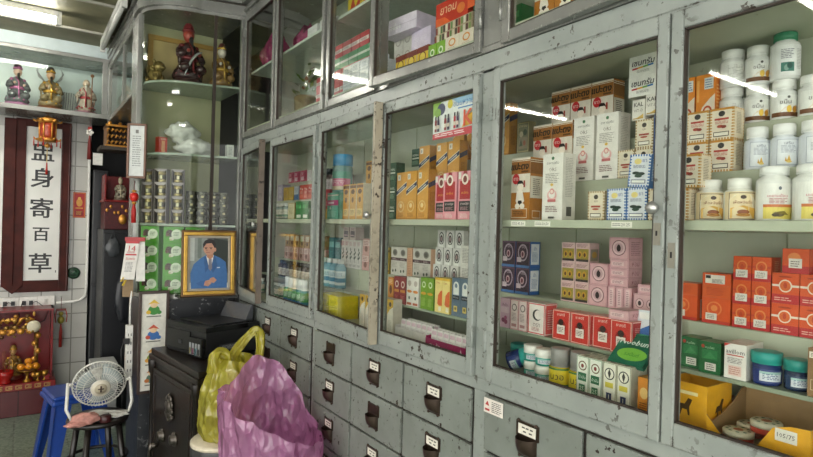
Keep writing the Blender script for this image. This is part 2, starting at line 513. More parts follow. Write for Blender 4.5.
# ------------------------------------------------------------------ the built-in medicine cabinets
XF = 1.07
def door(parent, yh, yf, z0, z1, ang, finish, stile=.025, rt=.038, rb=.048, knob=None, gasket=True):
    """yh hinge edge, yf free edge; ang opens the free edge towards the aisle"""
    L = yf-yh; s = 1 if L > 0 else -1; L = abs(L); T = .026
    d = bpy.data.objects.new('door', None)
    fr = MB(); H = z1-z0
    fr.box((-.010, 0, 0), (T-.010, s*stile, H), finish)
    fr.box((-.010, s*(L-stile), 0), (T-.010, s*L, H), finish)
    fr.box((-.0095, s*stile, 0), (T-.0105, s*(L-stile), rb), finish)
    fr.box((-.0095, s*stile, H-rt), (T-.0105, s*(L-stile), H), finish)
    d = fr.build('door', parent, (XF-.005, yh, z0), (0, 0, -s*math.radians(ang) if s < 0 else math.radians(ang)), bevel=.0025)
    # towards the aisle is -X: rotate accordingly
    d.rotation_euler = (0, 0, math.radians(ang)*(1 if s > 0 else -1))
    if gasket:
        g = MB(); q = .0035
        for a, b in (((stile-.001, rb), (stile+q, H-rt)), ((L-stile-q, rb), (L-stile+.001, H-rt)), ((stile, rb-.001), (L-stile, rb+q)), ((stile, H-rt-q), (L-stile, H-rt+.001))):
            g.box((-.006, s*a[0], a[1]), (.004, s*b[0], b[1]), GASKET)
        g.build('gasket', d)
    p = MB().box((.001, s*(stile-.004), rb-.004), (.005, s*(L-stile+.004), H-rt+.004), GLASS)
    p.build('glass_pane', d)
    for zz in (H*.13, H*.87):
        h = MB().tube([(-.012, -s*.002, zz-.03), (-.012, -s*.002, zz+.03)], .005, finish, 8)
        h.box((-.0115, s*.002, zz-.03), (-.0095, s*.016, zz+.03), finish)
        h.build('hinge', d)
    if knob:
        k = MB().lathe([(.004, 0), (.004, .012), (.011, .014), (.013, .02), (.010, .027), (.003, .029)], STEEL, 14, Matrix.Translation((-.010, s*(L-.016), knob-z0)) @ Matrix.Rotation(-PI/2, 4, 'Y'))
        k.build('door_knob', d)
        k = MB().box((-.0118, s*(L-.022), knob-z0-.075), (-.0095, s*(L-.007), knob-z0-.03), M('8b887c', .4, .3))
        k.box((-.0122, s*(L-.017), knob-z0-.056), (-.0117, s*(L-.013), knob-z0-.046), '0c0a09')
        k.build('lock_plate', d)
    return d

def pull_mesh():
    """label holder with a cup pull below it, local origin on the drawer face"""
    b = MB()
    b.box((-.003, -.026, .004), (0, .026, .036), BRONZE)
    b.box((-.0045, -.026, .031), (-.003, .026, .036), BRONZE); b.box((-.0045, -.026, .004), (-.003, .026, .009), BRONZE)
    b.box((-.0045, -.026, .004), (-.003, -.021, .036), BRONZE); b.box((-.0045, .021, .004), (-.003, .026, .036), BRONZE)
    b.box((-.003, -.021, -.036), (0, .021, .004), BRONZE)
    # hollow cup, half an ellipsoid bulging out of the face
    n, k = 12, 6; pts, fs = [], []
    for j in range(k+1):
        q = j/k*PI*.5
        for i in range(n+1):
            a = PI*i/n
            pts.append((-.003-.026*math.sin(a)*math.cos(q*.9), -.021*math.cos(a)*math.cos(q*.35), .006-.036*math.sin(q)))
    for j in range(k):
        for i in range(n):
            fs.append((j*(n+1)+i, j*(n+1)+i+1, (j+1)*(n+1)+i+1, (j+1)*(n+1)+i))
    b.add(pts, fs, BRONZE, True)
    for y in (-.021, .021):
        b.ball((-.004, y, .036), .004, BRONZE, 8, 4)
        b.ball((-.004, y*.8, -.036), .0035, BRONZE, 8, 4)
    return b.mesh('drawer_pull')
PULL = pull_mesh()
CARD = MB().box((-.0041, -.021, .0095), (-.0031, .021, .0305), M('e8e4d6', .6))
for i, (u, v) in enumerate(((-.014, .024), (-.004, .024), (.005, .024), (-.012, .016), (.002, .016))):
    CARD.box((-.0044, u, v-.0015), (-.0040, u+.007, v+.0015), '4d4a45')
CARD = CARD.mesh('label_card')
def drawer(parent, ya, yb, z0, z1, card, cardtext=None):
    d = MB().box((0, ya+.0035, z0+.0035), (.010, yb-.0035, z1-.0035), DRAWER).build('drawer', parent, (XF-.006, 0, 0), bevel=.002)
    yc, zc = (ya+yb)/2, (z0+z1)/2+.002
    p = bpy.data.objects.new('drawer_pull', PULL); COL.objects.link(p); p.parent = d; p.location = (0, yc, zc); p.scale = (1.15, 1.42, 1.22)
    if card:
        c = bpy.data.objects.new('label_card', CARD); COL.objects.link(c); c.parent = d; c.location = (-.0002, yc, zc); c.scale = (1.15, 1.42, 1.22)
    return d
def box_(mb, x0, x1, y0, y1, z0, z1, m): mb.box((x0, y0, z0), (x1, y1, z1), m)

def lower_cabinet(y0, y1, label, cols, stiles, rows=6):
    t = thing('medicine_cabinet', label, 'cabinet', (0, 0, 0), 0, None)
    b = MB()
    # drawer chest, carcass and face frame
    box_(b, 1.0745, 1.43, y0, y1, .06, 1.052, M('2b251f', .7))
    box_(b, 1.10, 1.43, y0, y1, 0, .06, ENAMEL)
    box_(b, 1.0685, 1.43, y0, y1, 1.052, 1.086, ENAMEL)
    box_(b, 1.0685, 1.43, y0, y1, 1.953, 2.000, ENAMEL)
    box_(b, 1.0685, 1.095, y0, y1, 1.943, 1.953, ENAMEL)
    box_(b, 1.425, 1.44, y0, y1, 1.086, 1.953, ENAMEL)
    for a, c in stiles:
        box_(b, 1.0685, 1.10, a, c, 1.086, 1.953, ENAMEL)
        box_(b, 1.0685, 1.076, a, c, .06, 1.052, ENAMEL)
    b.build('body', t, bevel=.002)
    l = MB()
    box_(l, 1.078, 1.425, y0, y1, 1.086, 1.100, LINING)
    box_(l, 1.415, 1.425, y0, y1, 1.100, 1.945, LINING)
    box_(l, 1.10, 1.425, y0, y1, 1.943, 1.9525, LINING)
    y = y0+.2
    while y < y1:
        box_(l, 1.413, 1.4151, y, y+.003, 1.1, 1.94, '8c9479'); y += .29
    l.build('lining', t)
    s = MB()
    box_(s, 1.098, 1.414, y0+.001, y1-.001, 1.512, 1.532, LINING)
    s.build('shelf', t, bevel=.002)
    for (x, z) in ((1.283, 1.304), (1.245, 1.642), (1.318, 1.754)):
        zb = 1.204 if z < 1.5 else 1.5325
        st = MB(); box_(st, x, 1.4135, y0+.001, y1-.001, zb if z < 1.7 else 1.642, z, LINING)
        st.build('stepped_shelf', t, bevel=.002)
    st = MB(); box_(st, 1.195, 1.4135, y0+.001, y1-.001, 1.203, 1.2115, M('8f9a86', .3)); st.build('thin_shelf', t)
    z = 1.050
    for r in range(rows):
        zt, zb = 1.050-.157*r, 1.050-.157*(r+1)
        for k, (a, c) in enumerate(cols):
            drawer(t, a, c, zb, zt, (k*5+r*3) % 4 != 0)
    return t
cabF = lower_cabinet(.06, 2.252, 'long grey enamelled medicine cabinet of drawers and glazed doors under the silver cupboards',
    [(1.91, 2.249), (1.552, 1.905), (1.20, 1.547), (.817, 1.150), (.482, .812), (.144, .477)], [(1.14, 1.195), (.06, .115), (1.716, 1.722), (2.238, 2.252)])
cabB = lower_cabinet(2.2555, 3.298, 'far grey enamelled cabinet of drawers and glass doors in the corner beside the safe',
    [(2.97, 3.29), (2.634, 2.965), (2.285, 2.629)], [(2.2555, 2.268), (2.822, 2.834), (3.288, 3.298)])
# doors
dN = door(cabF, .116, .626, 1.086, 1.945, 0, ENAMEL)
lp = MB().box((-.0118, .490, .35), (-.0095, .504, .40), M('8b887c', .4, .3)); lp.box((-.0123, .495, .37), (-.0117, .499, .382), '0c0a09'); lp.build('lock_plate', dN)
door(cabF, 1.138, .630, 1.086, 1.945, 0, ENAMEL, knob=1.555)
door(cabF, 1.197, 1.714, 1.086, 1.945, .4, ENAMEL)
dC = door(cabF, 2.234, 1.690, 1.086, 1.945, 4, ENAMEL, knob=1.545)
MB().box((-.0125, -.545, 0), (.017, -.530, .859), chipped_paint('worn_cream', 'b3ab97', '938b78', '3a3026', chips=.56)).build('worn_edge', dC)
door(cabB, 2.270, 2.820, 1.086, 1.945, 0, ENAMEL)
dA = door(cabB, 3.286, 2.836, 1.086, 1.945, 6, ENAMEL, knob=1.50)
MB().box((-.0125, -.452, 0), (.017, -.436, .859), chipped_paint('worn_brown', '6e6255', '584c41', '241c16', chips=.56)).build('worn_edge', dA)
# paper strip with shop writing on the drawer under the middle door
sl = MB().box((1.0585, 1.070, 1.003), (1.0602, 1.143, 1.042), M('e6dfd6', .6))
marks(sl, [('l', .42, .15, .95, .85, 4, '5b5550'), ('p', [(.08, .55), (.2, .85), (.3, .5)], 'b23a3a'), ('r', .07, .15, .32, .3, 'b23a3a')], lambda u, v, k: (1.0585-k, 1.143-.073*u, 1.003+.039*v), .073, .039)
tag(sl.build('paper_sticker'), 'small printed paper sticker on drawer corner under the wide middle door', 'sticker')
# shelf price tickets
def ticket(y, z, txt, where, x=1.0975, w=.052):
    s_ = MB().box((x-.0012, y-w/2, z-.0065), (x, y+w/2, z+.0065), M('ece9df', .6))
    marks(s_, [('l', .06, .3, .48, .7, 1, '77736c'), ('t', txt, .7, .5, .55, '2a2a2a', .45)], lambda u, v, k: (x-.0012-k, y+w/2-w*u, z-.0065+.013*v), w, .013)
    tag(s_.build('price_ticket'), where, 'price ticket', 'price tickets on the shelf edge')
ticket(1.07, 1.5215, '45.50', 'price ticket on shelf edge under the brown carton')
ticket(.985, 1.5215, '50.50', 'price ticket on shelf edge under the tall white carton')
ticket(.755, 1.5215, '20.25', 'price ticket on shelf edge under the blue checked cartons')

def upper_cabinet(y0, y1, label, stiles, shelves):
    t = thing('wall_cupboard', label, 'cupboard')
    b = MB()
    box_(b, 1.066, 1.43, y0, y1, 2.002, 2.020, ENAMEL_UP)
    box_(b, 1.066, 1.43, y0, y1, 2.728, 2.80, ENAMEL_UP)
    box_(b, 1.05, 1.43, y0, y1, 2.755, 2.775, ENAMEL_UP)
    box_(b, 1.035, 1.43, y0, y1, 2.80, 2.855, ENAMEL_UP)
    box_(b, 1.43, 1.44, y0, y1, 2.02, 2.728, ENAMEL_UP)
    for a, c in stiles: box_(b, 1.066, 1.10, a, c, 2.02, 2.728, ENAMEL_UP)
    b.build('body', t, bevel=.002)
    l = MB()
    box_(l, 1.075, 1.43, y0, y1, 2.0203, 2.057, LINING)
    box_(l, 1.418, 1.43, y0, y1, 2.03, 2.728, M('98a08c', .5))
    l.build('lining', t)
    for a, c, z in shelves:
        s = MB(); box_(s, 1.105, 1.4175, a+.001, c-.001, z-.012, z, M('c3ccc0', .3)); s.build('shelf', t)
    return t
upF = upper_cabinet(.06, 2.198, 'silver glazed cupboards fixed above the long grey medicine cabinet', [(1.105, 1.195), (1.755, 1.77), (2.185, 2.198), (.06, .1), (.45, .47)], [(1.195, 2.196, 2.405)])
upB = upper_cabinet(2.2, 3.298, 'silver glazed cupboards fixed above the far grey cabinet', [(2.2, 2.208), (2.785, 2.805), (3.285, 3.298)], [(2.2, 3.297, 2.405)])
door(upF, 1.112, .47, 2.006, 2.73, 3.5, ENAMEL_UP, stile=.032, rb=.032)
door(upF, 1.198, 1.752, 2.006, 2.73, 4, ENAMEL_UP, rb=.032)
door(upF, 2.183, 1.772, 2.006, 2.73, 0, ENAMEL_UP, rb=.032)
door(upB, 2.21, 2.783, 2.006, 2.73, 0, ENAMEL_UP, rb=.032)
door(upB, 3.283, 2.807, 2.006, 2.73, 0, ENAMEL_UP, rb=.032)
door(upF, .11, .445, 2.006, 2.73, 0, ENAMEL_UP, rb=.032)
# ------------------------------------------------------------------ goods: what each carton and bottle looks like
def CK(c, n=14, m=20, th=.075): return ('c', th, c, n, m)
GOLD, NAVY = 'd99a3c', '2b3358'
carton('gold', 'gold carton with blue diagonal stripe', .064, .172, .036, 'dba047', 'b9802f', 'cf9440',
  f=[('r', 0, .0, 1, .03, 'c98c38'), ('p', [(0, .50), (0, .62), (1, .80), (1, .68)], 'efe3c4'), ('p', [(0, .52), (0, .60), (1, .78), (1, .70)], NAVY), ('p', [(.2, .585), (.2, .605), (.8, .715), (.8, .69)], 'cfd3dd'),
     ('r', .12, .83, .40, .95, 'efe8d8'), ('t', 'B', .26, .89, .06, '444444'), ('d', .5, .27, .33, .12, 'e9c37e'), ('d', .5, .27, .25, .09, 'd79a3e'), ('d', .5, .29, .14, .05, 'f0d7a0'), ('l', .2, .06, .8, .13, 3, 'a56f22')],
  s=[('p', [(0, .62), (0, .72), (1, .82), (1, .72)], '3a3a52'), ('l', .2, .2, .8, .55, 9, '8a5a1c')])
carton('pinkred', 'pink carton with red panel and round seal', .066, .15, .036, 'e59aa4', 'dd8b98', 'e8a4ac',
  f=[('r', .12, .42, .88, .80, 'b3202a'), ('p', [(.3, .8), (.7, .8), (.62, 1), (.38, 1)], '9e1b25'), ('d', .5, .83, .24, .115, 'f1e6da'), ('d', .5, .83, .14, .07, '7c3a34'), ('t', 'andina', .5, .56, .06, 'e8a13c', .6),
     ('r', .1, .17, .9, .38, '231f22'), ('t', 'ยาแคปซูล', .5, .32, .07, 'e9d9d9', .7), ('l', .2, .2, .8, .26, 2, 'c59aa2'), ('r', .04, .84, .24, .98, 'efe9e4'), ('l', .2, .04, .8, .12, 3, 'f4e4e4')],
  s=[('r', .2, .1, .8, .9, 'd98391'), ('l', .3, .2, .7, .8, 12, 'b96070')])
carton('darkgreen', 'dark green carton with white lettering', .056, .072, .04, '1f4a33', '1b402d', '27553c',
  f=[('r', .08, .42, .9, .5, 'd8ded2'), ('t', 'HERBAL', .5, .64, .13, 'd6dfd2', .8), ('l', .1, .12, .85, .32, 3, '8fb096')])
BROWN = 'b2732a'
carton('brown', 'brown cream carton with red disc', .070, .171, .049, 'ded5c6', 'b5762e', '8e5a24',
  f=[('r', 0, 0, 1, .44, BROWN), ('r', 0, .74, 1, .97, 'a0682f'), ('r', 0, .945, 1, .953, 'efe6d6'), ('r', 0, .965, 1, .975, 'efe6d6'), ('t', 'แปะตง', .47, .865, .13, '1a0e07', .9, .15, .05), ('r', .55, .76, .92, .79, '5e3a16'),
     ('d', .27, .66, .19, .085, 'c3202c'), ('t', 'ขาว', .27, .66, .05, 'f3e6df', .25),
     ('d', .53, .54, .17, .075, 'f1e4d4'), ('p', [(.36, .55), (.38, .61), (.46, .635), (.62, .63), (.69, .59), (.69, .55), (.64, .58), (.42, .58)], '1c1715'), ('r', .70, .52, .78, .63, 'a33c2a'),
     ('p', [(.30, .30), (.36, .46), (.5, .49), (.66, .46), (.76, .30), (.62, .25), (.4, .25)], 'efe5d8'), ('p', [(.40, .24), (.66, .24), (.62, .31), (.44, .31)], '17130f'), ('d', .40, .22, .13, .045, 'efe5d8'), ('d', .66, .22, .13, .045, 'efe5d8'),
     ('b', .08, .03, .92, .18, .02, 'f2e9da'), ('l', .2, .07, .8, .14, 2, '6c3f14')],
  s=[('r', 0, .74, 1, .97, '8d5a25'), ('r', 0, .925, 1, .935, 'efe6d6'), ('r', 0, .955, 1, .965, 'efe6d6'), ('r', 0, .35, 1, .70, 'ded5c6'), ('l', .2, .40, .8, .66, 6, '6b6258'), ('b', .18, .03, .82, .15, .03, 'f2e9da')])
carton('baby', 'tall white carton with pink baby drawing', .066, .172, .05, 'e9e5de', 'e2ddd4', 'dcd7cd',
  f=[('d', .5, .93, .07, .025, '4c7a55'), ('t', 'อาหารเสริม', .5, .86, .04, '6a6a66', .6), ('t', 'ORS', .5, .76, .055, '7d7468', .5), ('l', .15, .56, .85, .70, 4, 'a5a098'),
     ('d', .5, .37, .24, .085, 'e7b6b2'), ('d', .5, .385, .16, .06, 'e9e5de'), ('d', .5, .43, .11, .045, 'd98f8b'), ('d', .5, .425, .07, .028, 'f0d8cd'), ('r', .3, .27, .7, .31, 'c86f70'), ('d', .5, .53, .07, .022, 'e8bf55'),
     ('l', .2, .12, .8, .21, 3, '8a6d68'), ('r', .35, .02, .65, .05, '5d5b57')],
  s=[('l', .2, .35, .8, .93, 16, 'b3aea5'), ('r', .3, .06, .7, .2, '55524d')])
carton('tan', 'small tan checked carton with white label', .047, .070, .04, 'e4d9c3', 'cdbb9a', 'cbb894',
  f=[CK('9a7a4c'), ('b', .07, .05, .93, .95, .02, 'd9c79f'), ('d', .5, .80, .13, .08, '4a443d'), ('t', 'คุณ', .5, .64, .08, '77604b', .5), ('r', .22, .44, .78, .5, 'a8493a'), ('d', .5, .38, .2, .035, 'b65a45'), ('b', .18, .1, .82, .24, .03, '3a3733'), ('r', .23, .13, .77, .21, 'f1ece0')],
  s=[CK('a88c5e', 10), ('l', .25, .2, .75, .85, 9, '8e8069')])
carton('blue', 'small blue checked carton', .050, .074, .04, 'dfe3ea', '3f74b5', '4a7cbc',
  f=[CK('2f66ad', 16, 22, .09), ('r', .0, .0, .03, 1, '2f66ad'), ('d', .4, .78, .17, .09, 'ecd98a'), ('t', 'ยา', .72, .8, .09, '4c62a0', .3), ('l', .2, .58, .8, .66, 2, '6b7590'),
     ('d', .36, .42, .18, .05, '263b33'), ('d', .6, .40, .18, .05, '263b33'), ('d', .48, .33, .18, .05, '2f4a3e'), ('b', .16, .10, .84, .22, .03, '2b3b66'), ('r', .2, .12, .8, .2, 'f1f1ec')],
  s=[('l', .2, .2, .8, .85, 9, 'c7d5ea')])
carton('multivit', 'flat white carton with rainbow stripe', .074, .0505, .05, 'e9e6df', 'dcd7cc', 'd5d0c6',
  f=[('t', 'เซนทรัม', .52, .66, .42, '14161c', .8, .15, .022), ('p', [(.12, .32), (.12, .40), (.32, .42), (.32, .34)], 'c02d36'), ('p', [(.32, .34), (.32, .42), (.52, .44), (.52, .36)], 'e0a32d'), ('p', [(.52, .36), (.52, .44), (.70, .46), (.70, .38)], '6aa743'), ('p', [(.70, .38), (.70, .46), (.90, .48), (.90, .40)], '2f6fb5'), ('l', .3, .15, .8, .25, 2, '8f8c85')],
  s=[('l', .2, .2, .8, .8, 5, 'a9a49b')])
carton('kal', 'small white carton lettered in capitals', .034, .0505, .03, 'e6e1d8', 'd9d2c6', 'd2cbbd',
  f=[('t', 'KAL', .5, .76, .22, '3f3a35', .74, 0, .02), ('t', 'VIT-D', .5, .46, .18, '7b7266', .74), ('p', [(.1, .05), (.9, .05), (.9, .28), (.5, .14)], 'd9b45e'), ('r', .1, .05, .9, .10, 'b9974a')])
carton('picturebox', 'olive carton with village picture', .05, .098, .03, '7f7d62', '9a8f6b', 'b6a984',
  f=[('b', .02, .02, .98, .98, .05, 'c8b98a'), ('r', .12, .12, .88, .5, '9b8f78'), ('d', .35, .6, .16, .1, 'c0b596'), ('d', .68, .65, .17, .1, '4c5a44'), ('t', 'ยาหอม', .5, .86, .1, 'd8caa0', .7), ('p', [(.2, .2), (.35, .45), (.5, .22)], '5e6650'), ('d', .65, .3, .12, .09, 'b06c58')])
carton('plum', 'dark plum carton with oval seal', .058, .082, .045, '3a2336', '2f5f98', '4b2f46',
  f=[('b', .02, .02, .98, .98, .05, '6d4a63'), ('d', .5, .58, .36, .33, 'b9a5b5'), ('d', .5, .58, .29, .27, '412539'), ('t', 'หอม', .5, .80, .1, 'cdb8c6', .5), ('d', .5, .52, .14, .14, 'd6b0b6'), ('d', .5, .52, .08, .09, '6b2b40'), ('r', .1, .22, .42, .40, 'd9c7cf'), ('r', .0, 0, 1, .1, '4f7ab8')],
  s=[('r', .1, .14, .9, .92, 'dfe0e4'), ('t', 'น้ำ', .5, .75, .14, '3b62a8', .6), ('l', .2, .25, .8, .6, 5, '7f93b8'), ('r', 0, 0, 1, .1, '2e5da3')])
carton('cigarbox', 'small pink pack with gold figures', .046, .056, .042, 'd9b8b6', 'd0adab', 'd6bdb8',
  f=[('r', .05, .12, .95, .7, '9b8a3e'), ('r', .05, .06, .95, .18, '3b2f31'), ('d', .32, .42, .15, .17, 'c99b37'), ('d', .68, .42, .15, .17, 'c99b37'), ('d', .32, .4, .08, .1, '57301f'), ('d', .68, .4, .08, .1, '57301f'), ('l', .1, .78, .9, .92, 2, '85545e')],
  s=[('r', .1, .12, .9, .7, '8f8274'), ('d', .5, .42, .25, .16, 'b98e3d')])
carton('pinkseal', 'pink carton with round black seal', .058, .0575, .06, 'd9acb0', 'cf9fa6', 'dcb6b8',
  f=[('b', .02, .02, .98, .98, .025, 'c28b94'), ('d', .5, .52, .36, .36, '7e5560'), ('d', .5, .52, .32, .32, 'e3c3c4'), ('d', .5, .52, .23, .23, 'c9a3a8'), ('d', .5, .5, .11, .15, '2c1d20'), ('d', .5, .62, .06, .06, '2c1d20')],
  s=[('b', .02, .02, .98, .98, .025, 'bb8690'), ('l', .15, .2, .85, .8, 5, '9c6b78')])
carton('pinkslim', 'slim pink carton lying flat', .055, .0235, .06, 'd8abb0', 'd2a3a9', 'dcb6b8',
  f=[('b', .02, .04, .98, .96, .02, 'bb8690'), ('r', .1, .3, .75, .7, 'e6c8c9'), ('l', .15, .38, .7, .62, 2, '8d5563')], s=[('b', .02, .04, .98, .96, .02, 'bb8690'), ('t', 'หอม', .5, .5, .5, '9c6070', .5)])
carton('pinkwide', 'wide pink carton with two black seals', .066, .047, .04, 'd9b0b4', 'cf9fa6', 'dcb6b8',
  f=[('b', .02, .02, .98, .98, .02, 'bb8690'), ('d', .27, .5, .18, .26, '9a6f7a'), ('d', .27, .5, .15, .22, 'e3c3c4'), ('d', .27, .5, .07, .13, '2c1d20'), ('d', .73, .5, .18, .26, '9a6f7a'), ('d', .73, .5, .15, .22, 'e3c3c4'), ('d', .73, .5, .07, .13, '2c1d20')],
  s=[('r', .1, .1, .9, .9, 'c9543c')])
carton('lilac', 'mauve carton with berries printed', .040, .088, .04, 'c9a3b4', 'b98da4', 'd3b5c0',
  f=[('t', 'Bella', .5, .78, .09, '6c3f62', .7), ('r', .1, .5, .9, .7, 'd9bcc8'), ('d', .35, .25, .18, .08, '7a2f52'), ('d', .62, .2, .18, .08, '8d3a5e'), ('d', .6, .34, .15, .07, 'a8507a')])
carton('palepink', 'slim pale pink carton with small portrait oval', .032, .088, .05, 'e2cfcc', 'd8bdbb', 'e0c6c2',
  f=[('b', .02, .01, .98, .99, .04, 'c65a5e'), ('d', .5, .74, .3, .12, '4a3a3a'), ('d', .5, .74, .22, .09, 'e2d5d0'), ('l', .2, .3, .8, .55, 4, '97827f'), ('r', .2, .1, .8, .2, 'b07f7e')],
  s=[('b', .02, .01, .98, .99, .04, 'c65a5e')])
carton('redborder', 'white carton with red border and black stamp', .062, .088, .05, 'e6dcd5', 'd9524f', 'e4cdc8',
  f=[('b', .02, .02, .98, .98, .045, 'c9353a'), ('d', .55, .62, .27, .18, '2b2727'), ('d', .62, .63, .22, .15, 'e6dcd5'), ('t', 'ตรา', .52, .3, .11, '6d5551', .5), ('l', .25, .12, .75, .22, 2, 'a24f4d')],
  s=[('b', .02, .02, .98, .98, .05, 'ecd8d2'), ('l', .2, .2, .8, .8, 6, 'e3b3ac')])
carton('redbox', 'red carton with white portrait label', .058, .080, .045, 'c3352c', 'b52d27', 'd9a49a',
  f=[('b', .02, .02, .98, .98, .03, 'e4c9be'), ('d', .5, .45, .28, .24, '9c211d'), ('r', .28, .2, .72, .5, 'eadfd6'), ('d', .5, .6, .15, .11, '3a2622'), ('l', .33, .27, .67, .43, 3, '66453f'), ('t', 'ยาสตรี', .5, .86, .1, 'f0ddd2', .6)],
  s=[('b', .02, .02, .98, .98, .04, 'e4c9be'), ('l', .25, .2, .75, .8, 8, 'd99a90')])
carton('menthol', 'narrow white carton with green panel and crest', .0355, .0995, .03, 'e6e8dc', 'd8dccf', 'd9ddce',
  f=[('b', .02, .01, .98, .99, .04, '6d8f6a'), ('d', .5, .77, .34, .12, '74604a'), ('d', .5, .77, .26, .09, 'e6e8dc'), ('d', .5, .77, .12, .05, '7c2f2a'), ('r', .16, .40, .84, .60, '2f6b49'), ('t', 'นํ้ามัน', .5, .5, .08, 'dfe8da', .55), ('r', .25, .12, .75, .32, '3d7a56'), ('t', '25', .5, .22, .1, 'e6e8dc', .4)],
  t=[('b', .02, .02, .98, .98, .04, '8a9b80'), ('d', .5, .5, .2, .25, '8b9b84')])
carton('lotion', 'narrow white carton with round black emblem', .0355, .0995, .03, 'e8e6d6', 'd9d6c2', 'dcd9c8',
  f=[('b', .02, .01, .98, .99, .04, '8a8a6a'), ('d', .5, .74, .38, .14, '35342f'), ('d', .5, .74, .31, .115, 'e8e6d6'), ('p', [(.5, .62), (.38, .76), (.5, .86), (.62, .76)], '35342f'), ('r', .2, .42, .8, .54, 'd6c84f'), ('r', .3, .12, .7, .3, '2e3a5c'), ('t', '1', .5, .21, .1, 'e8e6d6', .3)],
  t=[('b', .02, .02, .98, .98, .04, '9c9a84'), ('d', .5, .5, .2, .25, '6f6d60')])
carton('orangefloor', 'orange carton with brown panel', .05, .085, .04, 'd98a2e', 'b06c22', 'c9924a',
  f=[('r', .55, .1, .9, .9, '9a5a22'), ('d', .3, .6, .2, .15, 'f0c77c'), ('l', .1, .15, .5, .35, 3, '7a4418')])
# right-hand window
carton('orangewhite', 'orange and white carton with red figure', .045, .128, .03, 'e58a28', 'd87a22', 'dd8630',
  f=[('p', [(.0, 0), (1, 0), (1, .62), (.75, .55), (.35, .40), (.15, .2), (.08, 0)], 'ecdcc8'), ('d', .62, .28, .26, .14, 'c0502a'), ('d', .62, .32, .14, .06, 'ecdcc8'), ('d', .62, .2, .1, .05, 'ecdcc8'), ('r', .45, .72, .92, .93, 'dde0dc'), ('l', .5, .75, .88, .90, 3, '5a6f9c'), ('r', .08, .5, .2, .9, 'f1b25c')],
  s=[('l', .2, .2, .8, .8, 7, 'f0b878')])
carton('tanbig', 'ochre checked carton with red print', .050, .0690, .044, 'ece0cb', 'e6d8bf', 'd9b06a',
  f=[CK('c08a2e', 16, 22, .085), ('r', 0, .93, 1, 1, 'c8892c'), ('d', .5, .82, .14, .09, '36322e'), ('r', .2, .62, .8, .68, 'b8402f'), ('t', 'ขมิ้นชัน', .5, .56, .12, 'b8402f', .6), ('d', .45, .42, .14, .05, 'b04a36'), ('d', .6, .40, .12, .05, '8f3526'), ('b', .17, .10, .83, .25, .03, '2b2927'), ('r', .21, .13, .79, .22, 'f4efe2')],
  s=[CK('c08a2e', 12, 22, .07), ('l', .25, .2, .75, .85, 9, '8e8069')])
BW = 'e9e9e6'
bottle('goldbottle', 'white pill bottle with gold fruit label', .025, .086, BW, 'f0f0ec', .86, .24, .74, 'eeeeea', (.06, .60),
  [('r', 0, .0, 1, .20, '6d4019'), ('p', [(.25, .18), (.4, .40), (.55, .52), (.75, .50), (.95, .36), (1, .18)], 'd39a2c'), ('d', .52, .34, .07, .16, 'e8bf42'), ('d', .68, .32, .07, .15, 'c98d28'), ('t', 'ขมิ้น', .42, .68, .22, '55504a', .3), ('d', .5, .88, .04, .06, '5a5a55')])
bottle('plainbottle', 'plain white pill bottle with grey print', .026, .088, 'dcdcd8', 'e6e6e2', .88, .22, .75, 'e2e2de', (.08, .66), [('l', .25, .1, .8, .85, 8, 'a9a9a4')])
bottle('greencap', 'white pill bottle with green cap and leaf photo', .0275, .101, BW, '2f7d5b', .8, .17, .7, 'ececea', (.06, .70),
  [('r', .28, .12, .62, .42, '3f7a6c'), ('d', .42, .24, .06, .1, '83a79a'), ('d', .5, .3, .07, .1, '2a5a50'), ('l', .28, .55, .62, .85, 4, '83858a'), ('l', .68, .2, .86, .85, 9, 'b7b7b3')])
bottle('archbottle', 'white bottle with grey arched label', .0245, .090, 'dfe2e6', 'eeeeec', .8, .26, .7, 'd6dae2', (.05, .68),
  [('b', .18, .02, .82, .92, .012, '8d95a8'), ('r', .2, .05, .8, .9, 'e2e5ea'), ('t', 'เสริม', .5, .78, .1, '55607a', .3), ('l', .3, .45, .7, .7, 4, '9aa0ae'), ('p', [(.44, .12), (.5, .36), (.56, .12)], 'd6a93f'), ('p', [(.4, .14), (.42, .3), (.46, .12)], 'c79a35'), ('d', .5, .12, .07, .04, 'e3c76c')], gloss=.2)
bottle('brownarch', 'squat white jar with brown arched label', .028, .086, 'e6e4dc', 'eeece6', .74, .24, .72, 'ecd9b0', (.04, .68),
  [('b', .14, .0, .86, .96, .02, '5a2f1a'), ('p', [(.16, .02), (.84, .02), (.84, .7), (.7, .88), (.5, .93), (.3, .88), (.16, .7)], 'f0e6d0'), ('d', .5, .80, .07, .07, '4a3428'), ('t', 'เห็ดหลินจือ', .5, .62, .12, '8a3b22', .5), ('p', [(.2, .04), (.8, .04), (.8, .4), (.5, .5), (.2, .4)], 'e3b456'), ('d', .5, .26, .14, .09, '8d4a1e'), ('d', .5, .16, .16, .06, 'c0842f')])
bottle('bigbottle', 'large white bottle with pink and yellow label', .030, .105, 'e8e8e4', 'f0f0ee', .8, .17, .72, 'ecebe6', (.03, .68),
  [('r', .16, .02, .84, .34, 'e6d468'), ('r', .16, .34, .84, .42, 'cc7238'), ('d', .5, .15, .11, .07, '6b5a2c'), ('d', .42, .13, .07, .05, '4d4020'), ('p', [(.36, .2), (.6, .24), (.7, .12), (.5, .16)], '8a7a3a'), ('t', 'มะขามป้อม', .46, .66, .1, 'c4556a', .4), ('l', .3, .45, .68, .58, 3, 'b5646e'), ('d', .5, .86, .03, .05, '57606b'), ('l', .86, .1, .98, .9, 12, '7a7a78')])
OR = 'd9541f'
